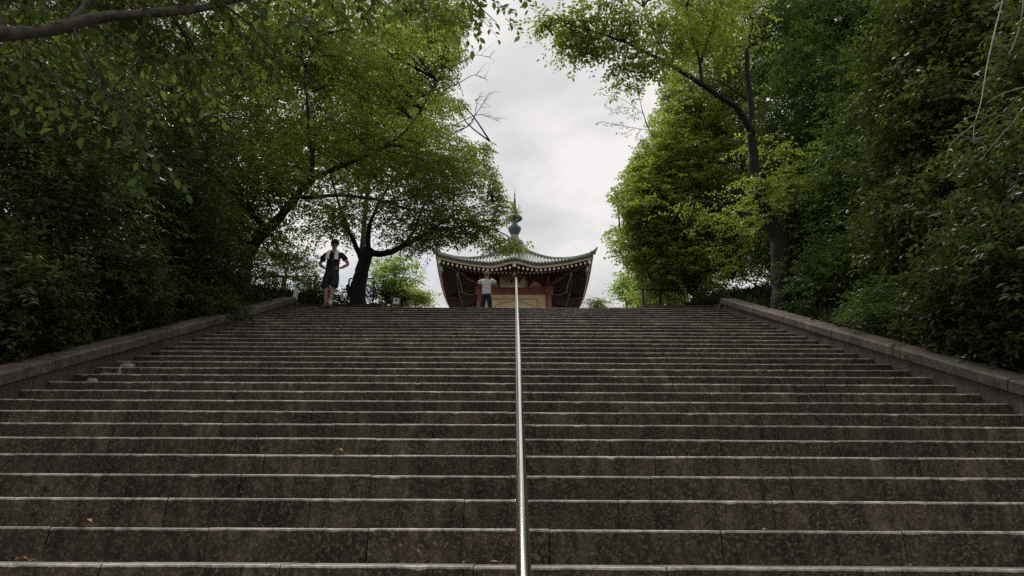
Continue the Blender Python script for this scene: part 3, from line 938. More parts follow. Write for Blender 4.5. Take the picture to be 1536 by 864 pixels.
# left side -----------------------------------------------------------
# great cherry leaning over the left wall
b = foot(367, 470, 13.8)
T0 = [b, at(367, 430, 13.8), at(369, 395, 13.8), at(385, 362, 13.9), at(420, 325, 14.0), at(448, 292, 14.0)]
tree('cherry_tree', 'old dark cherry tree leaning right just behind the left wall, below the jogger', 'tree', b,
     (T0, .17, .085),
     [([at(448,292,14.0), at(480,262,14.2), at(540,238,14.4), at(610,195,14.6), at(655,120,14.8)], .082, .02),
      ([at(440,300,14.0), at(468,250,13.8), at(464,205,13.6), at(460,140,13.4), at(450,60,13.2)], .075, .02),
      ([at(452,296,14.0), at(520,293,13.7), at(585,305,13.4), at(640,325,13.2)], .055, .012),
      ([at(400,345,13.9), at(350,290,13.6), at(290,230,13.2), at(240,150,12.8)], .09, .02)],
     [E(400,130,13.8,150,1.3,130,80,.60), E(540,130,14.4,120,1.2,110,60,.56), E(600,235,14.6,110,1.0,70,42,.52), E(480,60,13.5,140,1.3,90,52,.58), E(330,270,13.4,95,1.2,85,55,.5), E(430,235,14.2,90,1.0,60,28,.5), E(310,350,12.9,40,.6,75,34,.36), E(430,320,13.6,55,.6,45,9,.36), E(415,395,15.5,50,.6,45,22,.34), E(390,270,13.2,60,.6,40,14,.4)],
     CH, MAT['leaf_cherry'], MAT['bark'], 21)
# cherry behind the jogger with the low limb reaching towards the pagoda
b = foot(537, 462, 17.2)
tree('cherry_tree', 'forked dark cherry tree behind the jogger with a low limb reaching towards the pagoda', 'tree', b,
     ([b, at(536,440,17.2), at(541,412,17.2), at(549,388,17.2), at(554,374,17.2)], .225, .15),
     [([at(552,378,17.2), at(572,381,17.1), at(600,372,17.0), at(640,350,16.8), at(680,342,16.7)], .115, .045),
      ([at(680,342,16.7), at(715,339,16.6), at(745,346,16.5), at(772,360,16.4), at(793,369,16.3)], .040, .003),
      ([at(552,376,17.2), at(556,335,17.2), at(580,285,17.1), at(620,225,17.0)], .085, .02),
      ([at(546,395,17.2), at(525,350,17.3), at(508,305,17.4), at(490,240,17.4)], .085, .02),
      ([at(600,372,17.0), at(622,345,17.0), at(640,300,16.9), at(690,250,16.8), at(735,212,16.7)], .06, .004),
      ([at(534,455,17.15), at(526,442,17.1), at(521,428,17.1)], .09, .05),
      ([at(640,350,16.8), at(690,318,16.7), at(730,303,16.6), at(768,307,16.6)], .035, .003)],
     [E(600,300,17.2,95,1.1,55,34,.5), E(675,285,17.0,80,1.0,60,36,.46), E(650,225,17.0,95,1.0,50,34,.5), E(700,338,16.7,60,.6,20,26,.34), E(770,370,16.4,30,.3,11,10,.24), E(640,360,16.9,45,.6,20,16,.34), E(560,250,17.3,90,1.3,50,40,.5), E(765,318,16.6,22,.4,16,4,.25), E(722,196,16.7,22,.4,6,5,.24), E(732,232,16.7,20,.4,8,6,.24), E(738,262,16.6,18,.4,8,6,.24), E(745,292,16.6,14,.3,8,5,.22), E(690,60,16.8,22,.4,16,6,.26), E(690,150,16.8,22,.4,12,6,.26), E(500,330,17.3,50,1.0,35,18,.42)],
     dict(CH, size=.09), MAT['leaf_bright'], MAT['bark'], 22)
# bright trees filling the skyline on the left
b = foot(541, 470, 22)
tree('zelkova_tree', 'tall bright green tree rising behind the cherries at the left edge of the sky', 'tree', b,
     ([b, at(542,400,22), at(552,280,22), at(575,140,22)], .12, .06), [([at(540,290,22), at(610,200,22), at(665,110,22)], .08, .02), ([at(548,240,22), at(545,150,22), at(540,60,22)], .08, .02)],
     [E(615,110,22,92,2.0,105,120,.75), E(560,160,22,90,2.0,110,60,.75), E(680,60,21,32,1.0,55,18,.6), E(640,10,22,85,2,70,40,.75)],
     dict(CH, size=.12, L=.75), MAT['leaf_bright'], MAT['bark'], 23)
# evergreens on the left slope
for (px, py, Y, label, ells, sd) in (
    (40, 420, 8.4, 'dark evergreen tree nearest the camera on the left slope, leaves down to the wall', [E(60,320,8.2,150,1.2,150,120,.42), E(130,430,9.0,100,.9,75,80,.36), E(10,460,7.4,110,.8,95,80,.36), E(40,150,8.2,170,1.4,110,70,.5)], 31),
    (200, 400, 11.4, 'broad evergreen tree on the left slope between the nearest tree and the leaning cherry', [E(225,330,10.8,100,1.4,130,110,.45), E(285,415,12.2,70,1.1,65,75,.38), E(190,190,10.8,140,1.6,120,90,.55), E(205,450,10.4,65,.8,45,55,.34)], 32),
    (60, 300, 11.5, 'tall dark evergreen standing behind the others at the far upper left', [E(60,140,12,190,2.2,170,130,.75), E(220,90,13,150,2.0,140,80,.75), E(70,-120,11.5,230,2.5,150,80,.8)], 33)):
    p = at(px, py, Y); b = on_ground(min(p[0], XL-1.4), p[1])
    top = at(px, py-230, Y)
    tree('evergreen_tree', label, 'tree', b, ([b, b*.6+top*.4, top*.9+b*.1], .16, .05), [], ells, EV, MAT['leaf_ever'], MAT['bark_mid'], sd, 'evergreens on the left slope', twig_every=9, connect=.35, maxd=2.2)
# near cherry whose branch hangs into the top left corner
b = on_ground(-6.6, 2.4)
nl = [at(-150,80,3.25), at(-30,56,3.3), at(60,46,3.35), at(150,27,3.45), at(240,18,3.6), at(300,12,3.75), at(400,-12,4.0), at(540,-35,4.4), at(680,-20,4.9), at(752,-5,5.2)]
def near_extra(rs):
    """leafy twigs hanging from the near branch into the top of the view"""
    o = []; d = []; l = []
    for (px, py, Y, ex, ey, n) in ((30,60,3.3,120,150,5),(110,40,3.4,235,250,8),(200,20,3.6,270,85,5),(260,15,3.7,300,110,5),(330,5,3.8,420,130,7),(420,-10,4.0,475,60,5),(520,-30,4.3,560,40,4),(610,-25,4.6,650,28,4),(690,-15,4.9,712,28,3),(725,-10,5.1,768,38,3),(640,-22,4.7,690,36,4),(-40,60,3.25,30,130,4),(470,-20,4.2,520,30,4),(760,-6,5.2,800,-2,2)):
        a, e = at(px, py, Y), at(ex, ey, Y+.35)
        for k in range(n):
            t = (k+.3)/n; p = a*(1-t)+e*t
            dd = unit((e-a)) + rs.normal(0, .35, 3); dd = unit(dd)
            o.append(p); d.append(dd); l.append(.26)
    return np.array(o), np.array(d), np.array(l)
tree('cherry_tree', 'cherry whose pale branch and big leaves cross the top left corner of the view', 'tree', b,
     ([b, b+np.array([.2,.2,1.5]), b+np.array([.9,.5,2.8]), at(-260,110,3.1), at(-150,80,3.25)], .17, .07),
     [(nl, .052, .010),
      ([at(330,4,3.8), at(372,35,3.9), at(420,90,4.1), at(470,150,4.3), at(512,190,4.5)], .012, .004),
      ([at(110,42,3.4), at(140,110,3.5), at(190,180,3.6), at(235,245,3.7)], .008, .003),
      ([at(100,44,3.4), at(150,-10,3.5), at(260,-60,3.8)], .03, .01), ([at(690,-18,4.9), at(730,20,5.0), at(745,34,5.05)], .007, .003)],
     [E(90,-10,3.6,170,.5,32,16,.28), E(300,-15,3.9,120,.5,24,14,.28), E(480,-30,4.3,160,.5,30,16,.30), E(640,-35,4.7,90,.4,22,8,.28), E(200,90,3.9,120,.3,34,5,.22), E(330,60,4.0,110,.3,30,4,.20), E(50,120,3.7,60,.3,40,3,.2)],
     dict(tw=7, L=.34, n=8, size=.074, wr=.52, flat=.4, droop=.35, out=.4, hang=.45, tilt=.5, kind='oval'), MAT['leaf_near'], MAT['bark_pale'], 34,
     gap=False, clear=2.4, twig_every=1, connect=.8, extra=near_extra, near=True)

# right side ----------------------------------------------------------
b = foot(1174, 474, 12.6)
tree('cherry_tree', 'thick trunked cherry outside the right wall, its long limb arching left into the sky', 'tree', b,
     ([b, at(1174,440,12.6), at(1171,400,12.6), at(1168,360,12.6), at(1150,325,12.6), at(1136,280,12.55), at(1130,235,12.5), at(1126,195,12.4)], .235, .075),
     [([at(1126,195,12.4), at(1108,165,12.2), at(1080,145,12.0), at(1050,125,11.7), at(1010,100,11.4), at(965,76,11.1), at(915,55,10.9), at(860,38,10.7), at(815,22,10.6)], .082, .010),
      ([at(1128,205,12.4), at(1126,150,12.4), at(1121,110,12.4), at(1121,70,12.5), at(1128,35,12.6), at(1118,0,12.6)], .072, .04),
      ([at(1121,70,12.5), at(1132,64,12.5), at(1134,42,12.5)], .05, .04),
      ([at(1052,126,11.7), at(1050,95,11.8), at(1038,55,11.9), at(1030,10,12.0)], .05, .012), ([at(1050,95,11.8), at(1068,45,12.0), at(1085,0,12.2)], .035, .01),
      ([at(1010,100,11.4), at(985,60,11.5), at(965,10,11.7)], .03, .008), ([at(1120,150,12.3), at(1085,125,12.6), at(1060,118,12.9)], .035, .01),
      ([at(1150,325,12.6), at(1110,318,12.9), at(1070,305,13.3), at(1030,300,13.6)], .04, .010), ([at(965,76,11.1), at(930,72,11.0), at(850,70,10.8)], .012, .004)],
     [E(870,42,10.8,50,.4,14,10,.24), E(950,52,11.1,60,.6,30,15,.30), E(1025,50,11.8,60,.9,55,24,.40), E(1085,30,12.3,50,.9,60,18,.42), E(1010,-40,11.6,110,1.0,50,18,.45), E(900,12,10.9,36,.4,16,5,.24), E(835,30,10.65,26,.25,8,6,.18), E(870,72,10.8,26,.2,5,4,.16), E(970,95,11.1,40,.3,14,6,.24), E(1145,290,12.2,38,.4,55,8,.28), E(875,68,10.8,22,.2,6,3,.18), E(1085,350,14.8,110,1.0,62,30,.36), E(1170,250,12.8,50,.8,60,9,.36), E(955,105,11.2,25,.3,14,5,.24)],
     dict(CH, size=.085, L=.52, tw=8), MAT['leaf_cherry'], MAT['bark'], 41, gap=False)
b = foot(1052, 466, 18.4)
tree('zelkova_tree', 'big bright green tree behind the black fence with a sawn brown limb', 'tree', b,
     ([b, at(1048,440,18.4), at(1040,425,18.4), at(1062,380,18.8), at(1060,280,19.2), at(1050,160,19.4)], .24, .08),
     [([at(1042,427,18.4), at(1026,412,18.3), at(1002,394,18.2)], .20, .15), ([at(1060,300,19.1), at(1000,250,19.0), at(960,210,19.0)], .09, .02), ([at(1060,340,19.0), at(1000,340,18.8), at(930,345,18.6)], .08, .02), ([at(1056,240,19.2), at(1090,150,19.5), at(1100,60,19.6)], .09, .02)],
     [E(1050,120,19.4,80,1.8,110,150,.66), E(1010,220,19.0,75,1.6,70,120,.58), E(985,320,18.7,88,1.5,66,130,.52), E(1080,260,19.2,85,1.6,90,110,.6), E(1075,380,18.6,80,1.3,48,75,.48), E(1060,0,19.6,80,1.8,70,60,.66), E(975,250,18.4,45,.8,40,45,.42), E(1040,300,17.6,95,.5,110,60,.40), E(960,330,17.4,50,.5,55,30,.38), E(1010,390,17.2,60,.4,40,30,.36), E(970,378,18.7,45,.8,30,26,.42), E(1010,420,18.7,38,.6,22,12,.36)],
     dict(CH, size=.11, L=.66, cz=.6, flat=.35, tw=10), MAT['leaf_bright'], MAT['bark_mid'], 42)
b = foot(990, 462, 18.9)
def sap_extra(rs):
    o = []; d = []; l = []
    for (px, py, ex, ey, n) in ((964,170,905,142,7),(962,150,925,125,6),(972,195,902,182,9),(966,178,915,165,6),(960,140,950,105,4),(975,205,935,200,5),(985,215,950,225,3),(1000,180,1018,140,4)):
        a, e = at(px, py, 18.2), at(ex, ey, 18.0)
        for k in range(n):
            t = (k+.4)/n; p = a*(1-t)+e*t
            o.append(p); d.append(unit(unit(e-a)+rs.normal(0, .5, 3))); l.append(.30)
    return np.array(o), np.array(d), np.array(l)
tree('sapling', 'slender sapling with thin forked stem and sparse leaves against the right side of the sky', 'tree', b,
     ([b, at(990,400,18.7), at(989,300,18.5), at(988,215,18.3)], .036, .026),
     [([at(988,215,18.3), at(974,195,18.2), at(962,160,18.1), at(955,115,18.0)], .028, .006), ([at(988,215,18.3), at(998,170,18.4), at(1015,135,18.5)], .03, .01), ([at(972,195,18.2), at(940,190,18.1), at(902,182,18.0)], .010, .004), ([at(964,170,18.1), at(935,150,18.0), at(905,142,18.0)], .009, .003)],
     [ E(1005,150,18.5,16,.2,22,4,.25)],
     dict(CH, tw=8, L=.34, n=8, size=.075), MAT['leaf_dark'], MAT['bark'], 43, gap=False, extra=sap_extra, twig_every=1)
for (px, Y, label, mat, lf, ells, sd) in (
    (1215, 15.0, 'dark tree with long drooping leaflets behind the thick cherry trunk on the right', 'leaf_dark', dict(tw=12, L=.55, n=19, size=.11, wr=.30, flat=.4, droop=.5, out=.7, hang=.45, tilt=.4),
        [E(1190,170,15,70,1.6,130,85,.6), E(1250,240,14.6,85,1.6,120,95,.6), E(1190,340,14.6,55,1.2,60,45,.5), E(1160,60,16,60,1.5,70,35,.6), E(1250,350,14,80,1.2,70,55,.5), E(1230,20,15,95,2,100,60,.7)], 44),
    (1310, 12.6, 'dark leafy tree filling the shaded right slope beside the olive leaved tree', 'leaf_dark', dict(EV, size=.10, wr=.38, L=.45),
        [E(1290,300,12.6,70,1.4,130,75,.5), E(1330,420,11.6,110,1.2,80,85,.42), E(1230,425,12.4,55,.7,40,40,.36), E(1330,170,13,90,1.6,130,60,.6)], 45),
    (1420, 9.2, 'olive green glossy leaved tree at the right edge, tall above the wall', 'leaf_olive', dict(EV, size=.115, wr=.45, L=.42, n=11),
        [E(1420,220,9.2,95,1.3,150,125,.42), E(1400,90,9.4,80,1.3,120,75,.45), E(1490,120,8.8,110,1.4,140,90,.45), E(1500,320,8.0,110,1.2,110,95,.42), E(1400,330,9.0,70,1.0,60,50,.4)], 46),
    (1500, 6.6, 'dark shaded evergreen in the lower right, leaning over the wall', 'leaf_ever', dict(EV),
        [E(1500,440,6.9,100,1.0,90,75,.38), E(1440,480,7.9,80,.8,55,50,.34), E(1600,330,6.4,110,1.3,160,80,.42), E(1620,120,6.6,100,1.4,170,60,.5)], 47)):
    p = at(px, 300, Y); b = on_ground(max(p[0], XR+1.3), p[1]); top = at(px+10, 330, Y)
    tree('evergreen_tree' if mat != 'leaf_dark' else 'shade_tree', label, 'tree', b, ([b, b*.6+top*.4, top], .17, .05), [], ells, lf, MAT[mat], MAT['bark_mid'], sd, 'shade trees on the right slope', twig_every=9, connect=.4, maxd=2.2)
b = foot(1290, 440, 17)
tree('pine_tree', 'dark pine with feathery needle tufts behind the leafy trees at the upper right', 'tree', b,
     ([b, at(1292,250,17), at(1296,60,17), at(1298,-60,17)], .22, .10),
     [([at(1293,120,17), at(1250,90,16.5), at(1225,80,16.2)], .06, .02), ([at(1294,60,17), at(1330,40,16.6), at(1360,40,16.2)], .06, .02)],
     [E(1285,85,16.6,75,1.3,75,75,.5), E(1260,20,16.6,70,1.3,60,45,.5), E(1310,150,16.4,60,1.2,60,35,.45), E(1290,-70,17,90,1.5,70,40,.6)],
     dict(tw=9, L=.16, n=34, size=.20, wr=.07, flat=.8, droop=.0, out=1.0, hang=.05, tilt=.9, spread=1.0), MAT['needle'], MAT['bark'], 48, twig_every=3)
# bare bleached branches hanging in front of the right-hand evergreens
b = on_ground(6.9, 4.6)
dead = MB(); rs = np.random.RandomState(5)
root = empty('dead_branch', at(1512, -70, 6.2), 'bare bleached grey branch with thin twigs hanging at the upper right edge', 'branch')
D1 = [at(1520,-70,6.4), at(1505,0,6.3), at(1492,50,6.25), at(1480,100,6.2), at(1472,150,6.15), at(1463,190,6.1), at(1462,216,6.1)]
def twiglet(pts, r0, r1): dead.tube(curve_pts([p + rs.normal(0, .006, 3) for p in pts], 3), np.linspace(r0, r1, (len(pts)-1)*3+1), 6)
twiglet(D1, .010, .003)
twiglet([at(1560,125,6.1), at(1530,132,6.1), at(1500,142,6.1), at(1478,156,6.12)], .007, .003)
twiglet([at(1560,140,6.0), at(1540,155,6.0), at(1522,178,6.0), at(1500,205,6.0), at(1470,240,6.0)], .007, .002)
twiglet([at(1532,-60,6.3), at(1534,0,6.25), at(1530,40,6.2), at(1518,70,6.2), at(1514,80,6.2)], .007, .003)
twiglet([at(1463,186,6.1), at(1440,200,6.1), at(1425,218,6.1), at(1416,240,6.1)], .005, .002)
twiglet([at(1520,178,6.0), at(1500,175,6.0), at(1478,190,6.0)], .004, .002)
for i in range(26):
    k = rs.randint(len(D1)-1); t = rs.rand(); p = D1[k]*(1-t)+D1[k+1]*t
    v = CR*rs.choice([-1, 1])*rs.uniform(.08, .26) + CU*rs.uniform(-.2, .12) + CF*rs.uniform(-.1, .1)
    twiglet([p, p+v*.5+CU*.02, p+v], .0035, .0012)
rel(dead.build('branch_wood', MAT['dead'], root, True), root)
# bare twigs sticking out of the left crowns into the sky
root = empty('dead_branch', at(690, 190, 16), 'bare leafless twigs standing out of the left crown against the sky', 'branch')
dead = MB()
for (a, pts) in (((700,190), ((718,165),(735,140))), ((702,178), ((722,172),(748,182))), ((695,92), ((712,82),(735,86))), ((692,122), ((712,112),(732,120))), ((708,185), ((715,155),(712,150)))):
    q = [at(a[0]-25, a[1]+12, 16), at(a[0], a[1], 16)] + [at(x, y, 16) for x, y in pts]
    twiglet(q, .016, .004)
    for i in range(6):
        t = rs.rand(); p = q[-2]*(1-t)+q[-1]*t; v = CR*rs.uniform(.1, .4)+CU*rs.uniform(-.15, .35)
        twiglet([p, p+v*.5+CU*.03, p+v], .006, .002)
rel(dead.build('branch_wood', MAT['bark_pale'], root, True), root)

# far trees and bushes on the plaza
for (px, py, Y, rx, rz, label, sd, nm) in (
    (592, 412, 31, 30, 36, 'lime green tree glowing in the distance behind the hedge on the left', 51, 'maple_tree'),
    (957, 432, 31, 30, 28, 'lime green tree in the distance left of the black fence, right of the pagoda', 52, 'maple_tree'),
    (1000, 436, 27, 42, 28, 'lime green bush seen through the bars of the black fence', 53, 'bush'),
    (624, 446, 26, 15, 11, 'small leafy bush top beside the white notice board', 54, 'bush'),
    (897, 458, 33, 9, 9, 'tiny green bush top just right of the pagoda', 55, 'bush')):
    c = at(px, py, Y); b = on_ground(c[0], c[1])
    e = [(c, (pxr(rx, Y), pxr(rx, Y)*.8, pxr(rz, Y)), int(14+rx*1.3), .55 if rx > 20 else .28)]
    if nm == 'maple_tree': e.append(E(px+8, py+30, Y, rx*.9, 1, rz*.8, 30, .5))
    else: e.append(((c+b)/2, (pxr(rx, Y)*.8, .6, (c[2]-b[2])/2), 20, .4))
    tree(nm, label, 'tree' if nm == 'maple_tree' else 'bush', b, ([b, (b+c)/2, c], .09, .04), [], e, dict(CH, size=.13 if rx > 20 else .09, tw=10, n=10), MAT['leaf_lime'] if nm != 'bush' or rx > 30 else MAT['leaf_bright'], MAT['bark_mid'], sd, gap=False, twig_every=8, connect=.4)
for (px, py, Y, rx, rz, ncl, label, sd) in ((430, 405, 24.0, 60, 38, 40, 'thin leaved dark tree seen against the sky between the leaning cherry and the jogger', 56), (1000, 400, 24, 60, 45, 90, 'dark leaved tree behind the black fence under the bright green crown', 57), (350, 330, 26, 70, 60, 90, 'hazy dark tree far behind the leaning cherry trunk', 58)):
    c = at(px, py, Y); b = on_ground(c[0], c[1])
    tree('young_tree', label, 'tree', b, ([b, (b+c)/2, c], .10, .04), [], [(c, (pxr(rx, Y), 1.0, pxr(rz, Y)), ncl, .34)], dict(CH, size=.09, tw=9, n=11, L=.45), MAT['leaf_dark'], MAT['bark'], sd, gap=True, twig_every=4, connect=.8)
for (px, py, Y, label, ells, sd, nm) in (
    (330, 300, 21, 'tall dark tree filling the gaps behind the leaning cherry on the left', [E(330,170,21,130,2,150,150,.8), E(430,60,21,110,2,110,90,.8), E(300,330,20,70,1.2,80,60,.6), E(480,210,22,70,1.2,80,60,.6)], 71, 'backing_tree'),
    (120, 300, 18, 'tall dark tree deep in the wood behind the evergreens on the left', [E(110,200,18,190,2,220,190,.8), E(150,-40,18,200,2,110,100,.8)], 72, 'backing_tree'),
    (1190, 300, 21, 'tall dark tree deep in the wood behind the thick cherry trunk', [E(1170,180,21,85,2,170,130,.8), E(1210,330,20,110,1.5,110,100,.7), E(1190,0,21,60,2,90,50,.8)], 73, 'backing_tree'),
    (1400, 300, 17, 'tall dark tree deep in the wood at the right, behind the glossy trees', [E(1400,150,17,170,2,230,190,.8), E(1420,360,16,150,1.5,110,110,.6)], 74, 'backing_tree')):
    c = at(px, py, Y); b = on_ground(c[0], c[1]); top = at(px, -60, Y)
    tree('shade_tree', label, 'tree', b, ([b, (b+top)/2, top], .22, .06), [], ells, dict(EV, size=.15, tw=12, n=12, L=.6, flat=.5), MAT['leaf_dark'], MAT['bark'], sd, twig_every=12, connect=.2)
# clipped hedge and low bushes near the top of the stairs
def mound(name, label, cat, c, r, n, mat, lf, seed, group=None):
    rs = np.random.RandomState(seed)
    b = on_ground(c[0], c[1]); root = empty(name, b, label, cat, group)
    C, Rr = ellipsoid_clumps(rs, (c, r, n, lf.get('cr', .2)))
    o, d, ln = twigs_of(rs, C, Rr, lf['tw'], lf['L'], .7, .1, .9, False, .12)
    br = MB(); twig_mesh(br, o, d, ln, .1, .004, 6)
    for i in range(6):
        a = rs.rand()*6.28; br.tube([b+np.array([math.cos(a)*.05, math.sin(a)*.05, 0]), np.asarray(c)+np.array([math.cos(a)*r[0]*.5, math.sin(a)*r[1]*.5, 0])], [.016, .006], 5)
    rel(br.build('stems', MAT['bark_mid'], root), root)['kind'] = 'stuff'
    P, A, Nn, L, W = leaves_on(rs, o, d, ln, lf['n'], lf['size'], lf.get('wr', .5), .1, .6, .1)
    V, F = leaves_arrays(P, A, Nn, L, W, 'fold')
    f = link(bpy.data.objects.new('foliage', tri_mesh('foliage', V-b[None], F, mat)), root); f['kind'] = 'stuff'
    return root
LS = dict(tw=12, L=.22, n=10, size=.055, wr=.5, cr=.18)
mound('hedge', 'clipped dark green hedge behind the jogger and the forked cherry trunk', 'hedge', at(560, 452, 18.2), (1.15, .45, .55), 95, MAT['leaf_ever'], LS, 61)
mound('hedge', 'low green hedge between the left wall end and the jogger legs', 'hedge', at(470, 448, 17.4), (.75, .45, .48), 70, MAT['leaf_dark'], LS, 62)
mound('bush', 'rounded dark shrub beside the right end of the black fence', 'bush', at(1067, 452, 16.4), (.50, .45, .42), 60, MAT['leaf_dark'], LS, 63)
mound('bush', 'leafy shrub at the foot of the thick cherry trunk on the right', 'bush', at(1220, 480, 12.2), (.5, .5, .38), 45, MAT['leaf_dark'], dict(LS, size=.08, L=.3), 64)
mound('bush', 'broad leaved bush touching the left wall near the bottom left corner', 'bush', np.array([-6.35, 7.0, float(ground(-6.35, 7.0))+.25]), (.7, 1.0, .32), 70, MAT['leaf_dark'], dict(LS, size=.085, L=.3, wr=.4), 65)
mound('bush', 'dark bush beside the left wall below the leaning cherry trunk', 'bush', at(300, 466, 11.6), (.7, 1.3, .45), 70, MAT['leaf_ever'], dict(LS, size=.075, L=.3), 66)
mound('bush', 'dark bush spilling towards the right wall near the right edge', 'bush', at(1490, 520, 7.6), (.7, .9, .40), 70, MAT['leaf_ever'], dict(LS, size=.08, L=.3), 67)
mound('bush', 'grassy bush halfway along the right wall below the thick trunk', 'bush', at(1330, 480, 9.8), (.9, 1.3, .40), 70, MAT['leaf_dark'], dict(LS, size=.08, L=.32, wr=.3), 68)

# grass and ground cover on both slopes
rs = np.random.RandomState(70)
n = 26000
gx = np.where(rs.rand(n) < .5, XL-.33-rs.exponential(1.3, n), XR+.33+rs.exponential(1.3, n)); gy = rs.uniform(0, 19, n)
gz = ground(gx, gy)
P = np.stack([gx, gy, gz-.02], -1)
A = rs.normal(0, .45, (n, 3)); A[:, 2] = rs.uniform(.5, 1.2, n)
Nn = rs.normal(0, 1, (n, 3)); Nn[:, 2] = .3
L = rs.uniform(.12, .38, n); W = np.where(rs.rand(n) < .25, L*.3, .012)
V, F = leaves_arrays(P, A, Nn, L, W, 'fold')
tag(link(bpy.data.objects.new('grass', tri_mesh('grass', V, F, MAT['grass']))), 'dark grass and low leaves covering the slopes beside the walls', kind='stuff')

# ------------------------------------------------------------------ people
MAT['skin'] = plain('tanned skin', (.36, .20, .13), .55, .1, 20.0)
MAT['hair'] = plain('grey hair', (.20, .17, .15), .8, .3, 40.0)
MAT['black_cloth'] = plain('black sports cloth', (.013, .013, .018), .8, .3, 14.0, bmp=.2)
MAT['short_cloth'] = plain('charcoal shorts cloth', (.022, .023, .030), .85, .3, 14.0, bmp=.2)
MAT['navy_cloth'] = plain('dark navy trousers', (.016, .018, .032), .8, .3, 14.0, bmp=.2)
MAT['grey_cloth'] = plain('pale grey marl shirt', (.56, .57, .59), .85, .15, 18.0, bmp=.2)
MAT['towel'] = plain('white towel', (.82, .82, .82), .9, .06, 20.0, bmp=.3)
MAT['sock'] = plain('grey white sock', (.55, .54, .52), .9, .15, 20.0)
MAT['shoe'] = plain('dark running shoe', (.025, .025, .028), .6, .3, 20.0)
MAT['sole'] = plain('pale shoe sole', (.14, .14, .14), .7, .1)
MAT['lens'] = plain('dark sunglasses', (.006, .006, .007), .12, .1, 4.0, spec=.6)
MAT['lip'] = plain('lips', (.25, .10, .08), .5, .1)

def skin_part(name, parent, chains, mat, sub=2, root_at=None):
    """grow one continuous surface over chains of (point, radius); equal points are joined"""
    V = []; Rd = []; Ed = set(); key = {}
    for ch in chains:
        prev = None
        for p, r in ch:
            k = tuple(round(c, 4) for c in p)
            if k not in key: key[k] = len(V); V.append(p); Rd.append(r if hasattr(r, '__len__') else (r, r))
            i = key[k]
            if prev is not None and prev != i: Ed.add((prev, i))
            prev = i
    me = bpy.data.meshes.new(name); me.from_pydata(V, list(Ed), [])
    o = bpy.data.objects.new(name, me); COL.objects.link(o)
    md = o.modifiers.new('skin', 'SKIN'); md.use_smooth_shade = True; md.branch_smoothing = .4
    sv = me.skin_vertices[0].data
    for i, r in enumerate(Rd): sv[i].radius = r; sv[i].use_root = (i == 0)
    o.modifiers.new('sub', 'SUBSURF').levels = sub
    bpy.context.view_layer.update()
    m2 = bpy.data.meshes.new_from_object(o.evaluated_get(bpy.context.evaluated_depsgraph_get()))
    bpy.data.objects.remove(o); m2.name = name
    m2.materials.clear(); m2.materials.append(mat)
    for p in m2.polygons: p.use_smooth = True
    return link(bpy.data.objects.new(name, m2), parent)

def hand(w, d, thumb, curl):
    """palm with five unequal bent fingers: wrist point, pointing direction, thumb side, curl direction"""
    w, d, t, c = [np.array(q, float) for q in (w, d, thumb, curl)]
    d = d/np.linalg.norm(d); t = t/np.linalg.norm(t); c = c/np.linalg.norm(c)
    palm = w + d*.055
    ch = [[(tuple(w), (.024, .019)), (tuple(palm), (.032, .016))]]
    for k, (off, ln) in enumerate(((.026, .070), (.009, .078), (-.008, .072), (-.025, .058))):
        b = palm + d*.030 + t*off
        ch.append([(tuple(palm), (.032, .016)), (tuple(b), .0095), (tuple(b+d*ln*.5+c*.010), .0085), (tuple(b+d*ln*.85+c*.032), .007)])
    q = w + d*.03 + t*.032
    ch.append([(tuple(w), (.024, .019)), (tuple(q), .011), (tuple(q+d*.03+t*.018+c*.006), .010), (tuple(q+d*.055+t*.02+c*.016), .008)])
    return ch

def head_chain(n, y=0.0):
    """neck to crown, with nose, ears and jaw grown from the skull; faces -Y"""
    ch = [[((0, n[1], n[2]), .055), ((0, y-.006, n[2]+.075), (.052, .056)), ((0, y-.022, n[2]+.115), (.060, .068)), ((0, y-.010, n[2]+.175), (.074, .088)), ((0, y, n[2]+.225), (.066, .078)), ((0, y+.004, n[2]+.255), (.040, .048))]]
    c = (0, y-.010, n[2]+.175)
    ch.append([(c, (.074, .088)), ((0, y-.100, n[2]+.160), .013), ((0, y-.116, n[2]+.140), .012)])
    for s in (-1, 1): ch.append([(c, (.074, .088)), ((s*.078, y+.008, n[2]+.160), .015), ((s*.085, y+.016, n[2]+.172), .012)])
    return ch

# jogger standing at the stair head, hands on hips
p = at(493, 457, YT+.17)
jog = empty('person', (p[0], YT+.17, ZT), 'jogger in black cap, shirt and shorts with white towel round the neck, hands on hips', 'person')
jog.scale = (1.07, 1.07, 1.045)
sh = 1.335
def arm(s, el, wr, fd, th, cu):
    return [[((0, .01, sh-.02), (.10, .075)), ((s*.165, .01, sh-.015), .058), ((s*(.165*.5+abs(el[0])*.5), (el[1]+.01)/2, (el[2]+sh)/2), .047), (el, .038), ((el[0]*.45+wr[0]*.55, el[1]*.45+wr[1]*.55, el[2]*.45+wr[2]*.55), .034), (wr, (.024, .019))]] + hand(wr, fd, th, cu)
pel = (0, 0, .88)
def leg(s, hip, knee, ank, toe):
    return [[(pel, (.13, .10)), (hip, .085), ((hip[0]*.5+knee[0]*.5, hip[1]*.5+knee[1]*.5-.01, hip[2]*.5+knee[2]*.5), .070), (knee, .052), ((knee[0]*.6+ank[0]*.4, knee[1]*.6+ank[1]*.4+.018, knee[2]*.6+ank[2]*.4), .054), (ank, .034), ((ank[0], ank[1]+.02, .045), .036), ((toe[0]*.6+ank[0]*.4, toe[1]*.6+ank[1]*.4, .045), .032), (toe, .024)]]
ch = [[(pel, (.13, .10)), ((0, 0, 1.02), (.125, .095)), ((0, .005, 1.18), (.145, .105)), ((0, .01, sh-.02), (.10, .075)), ((0, .008, 1.385), .055)]]
ch += head_chain((0, .008, 1.385))
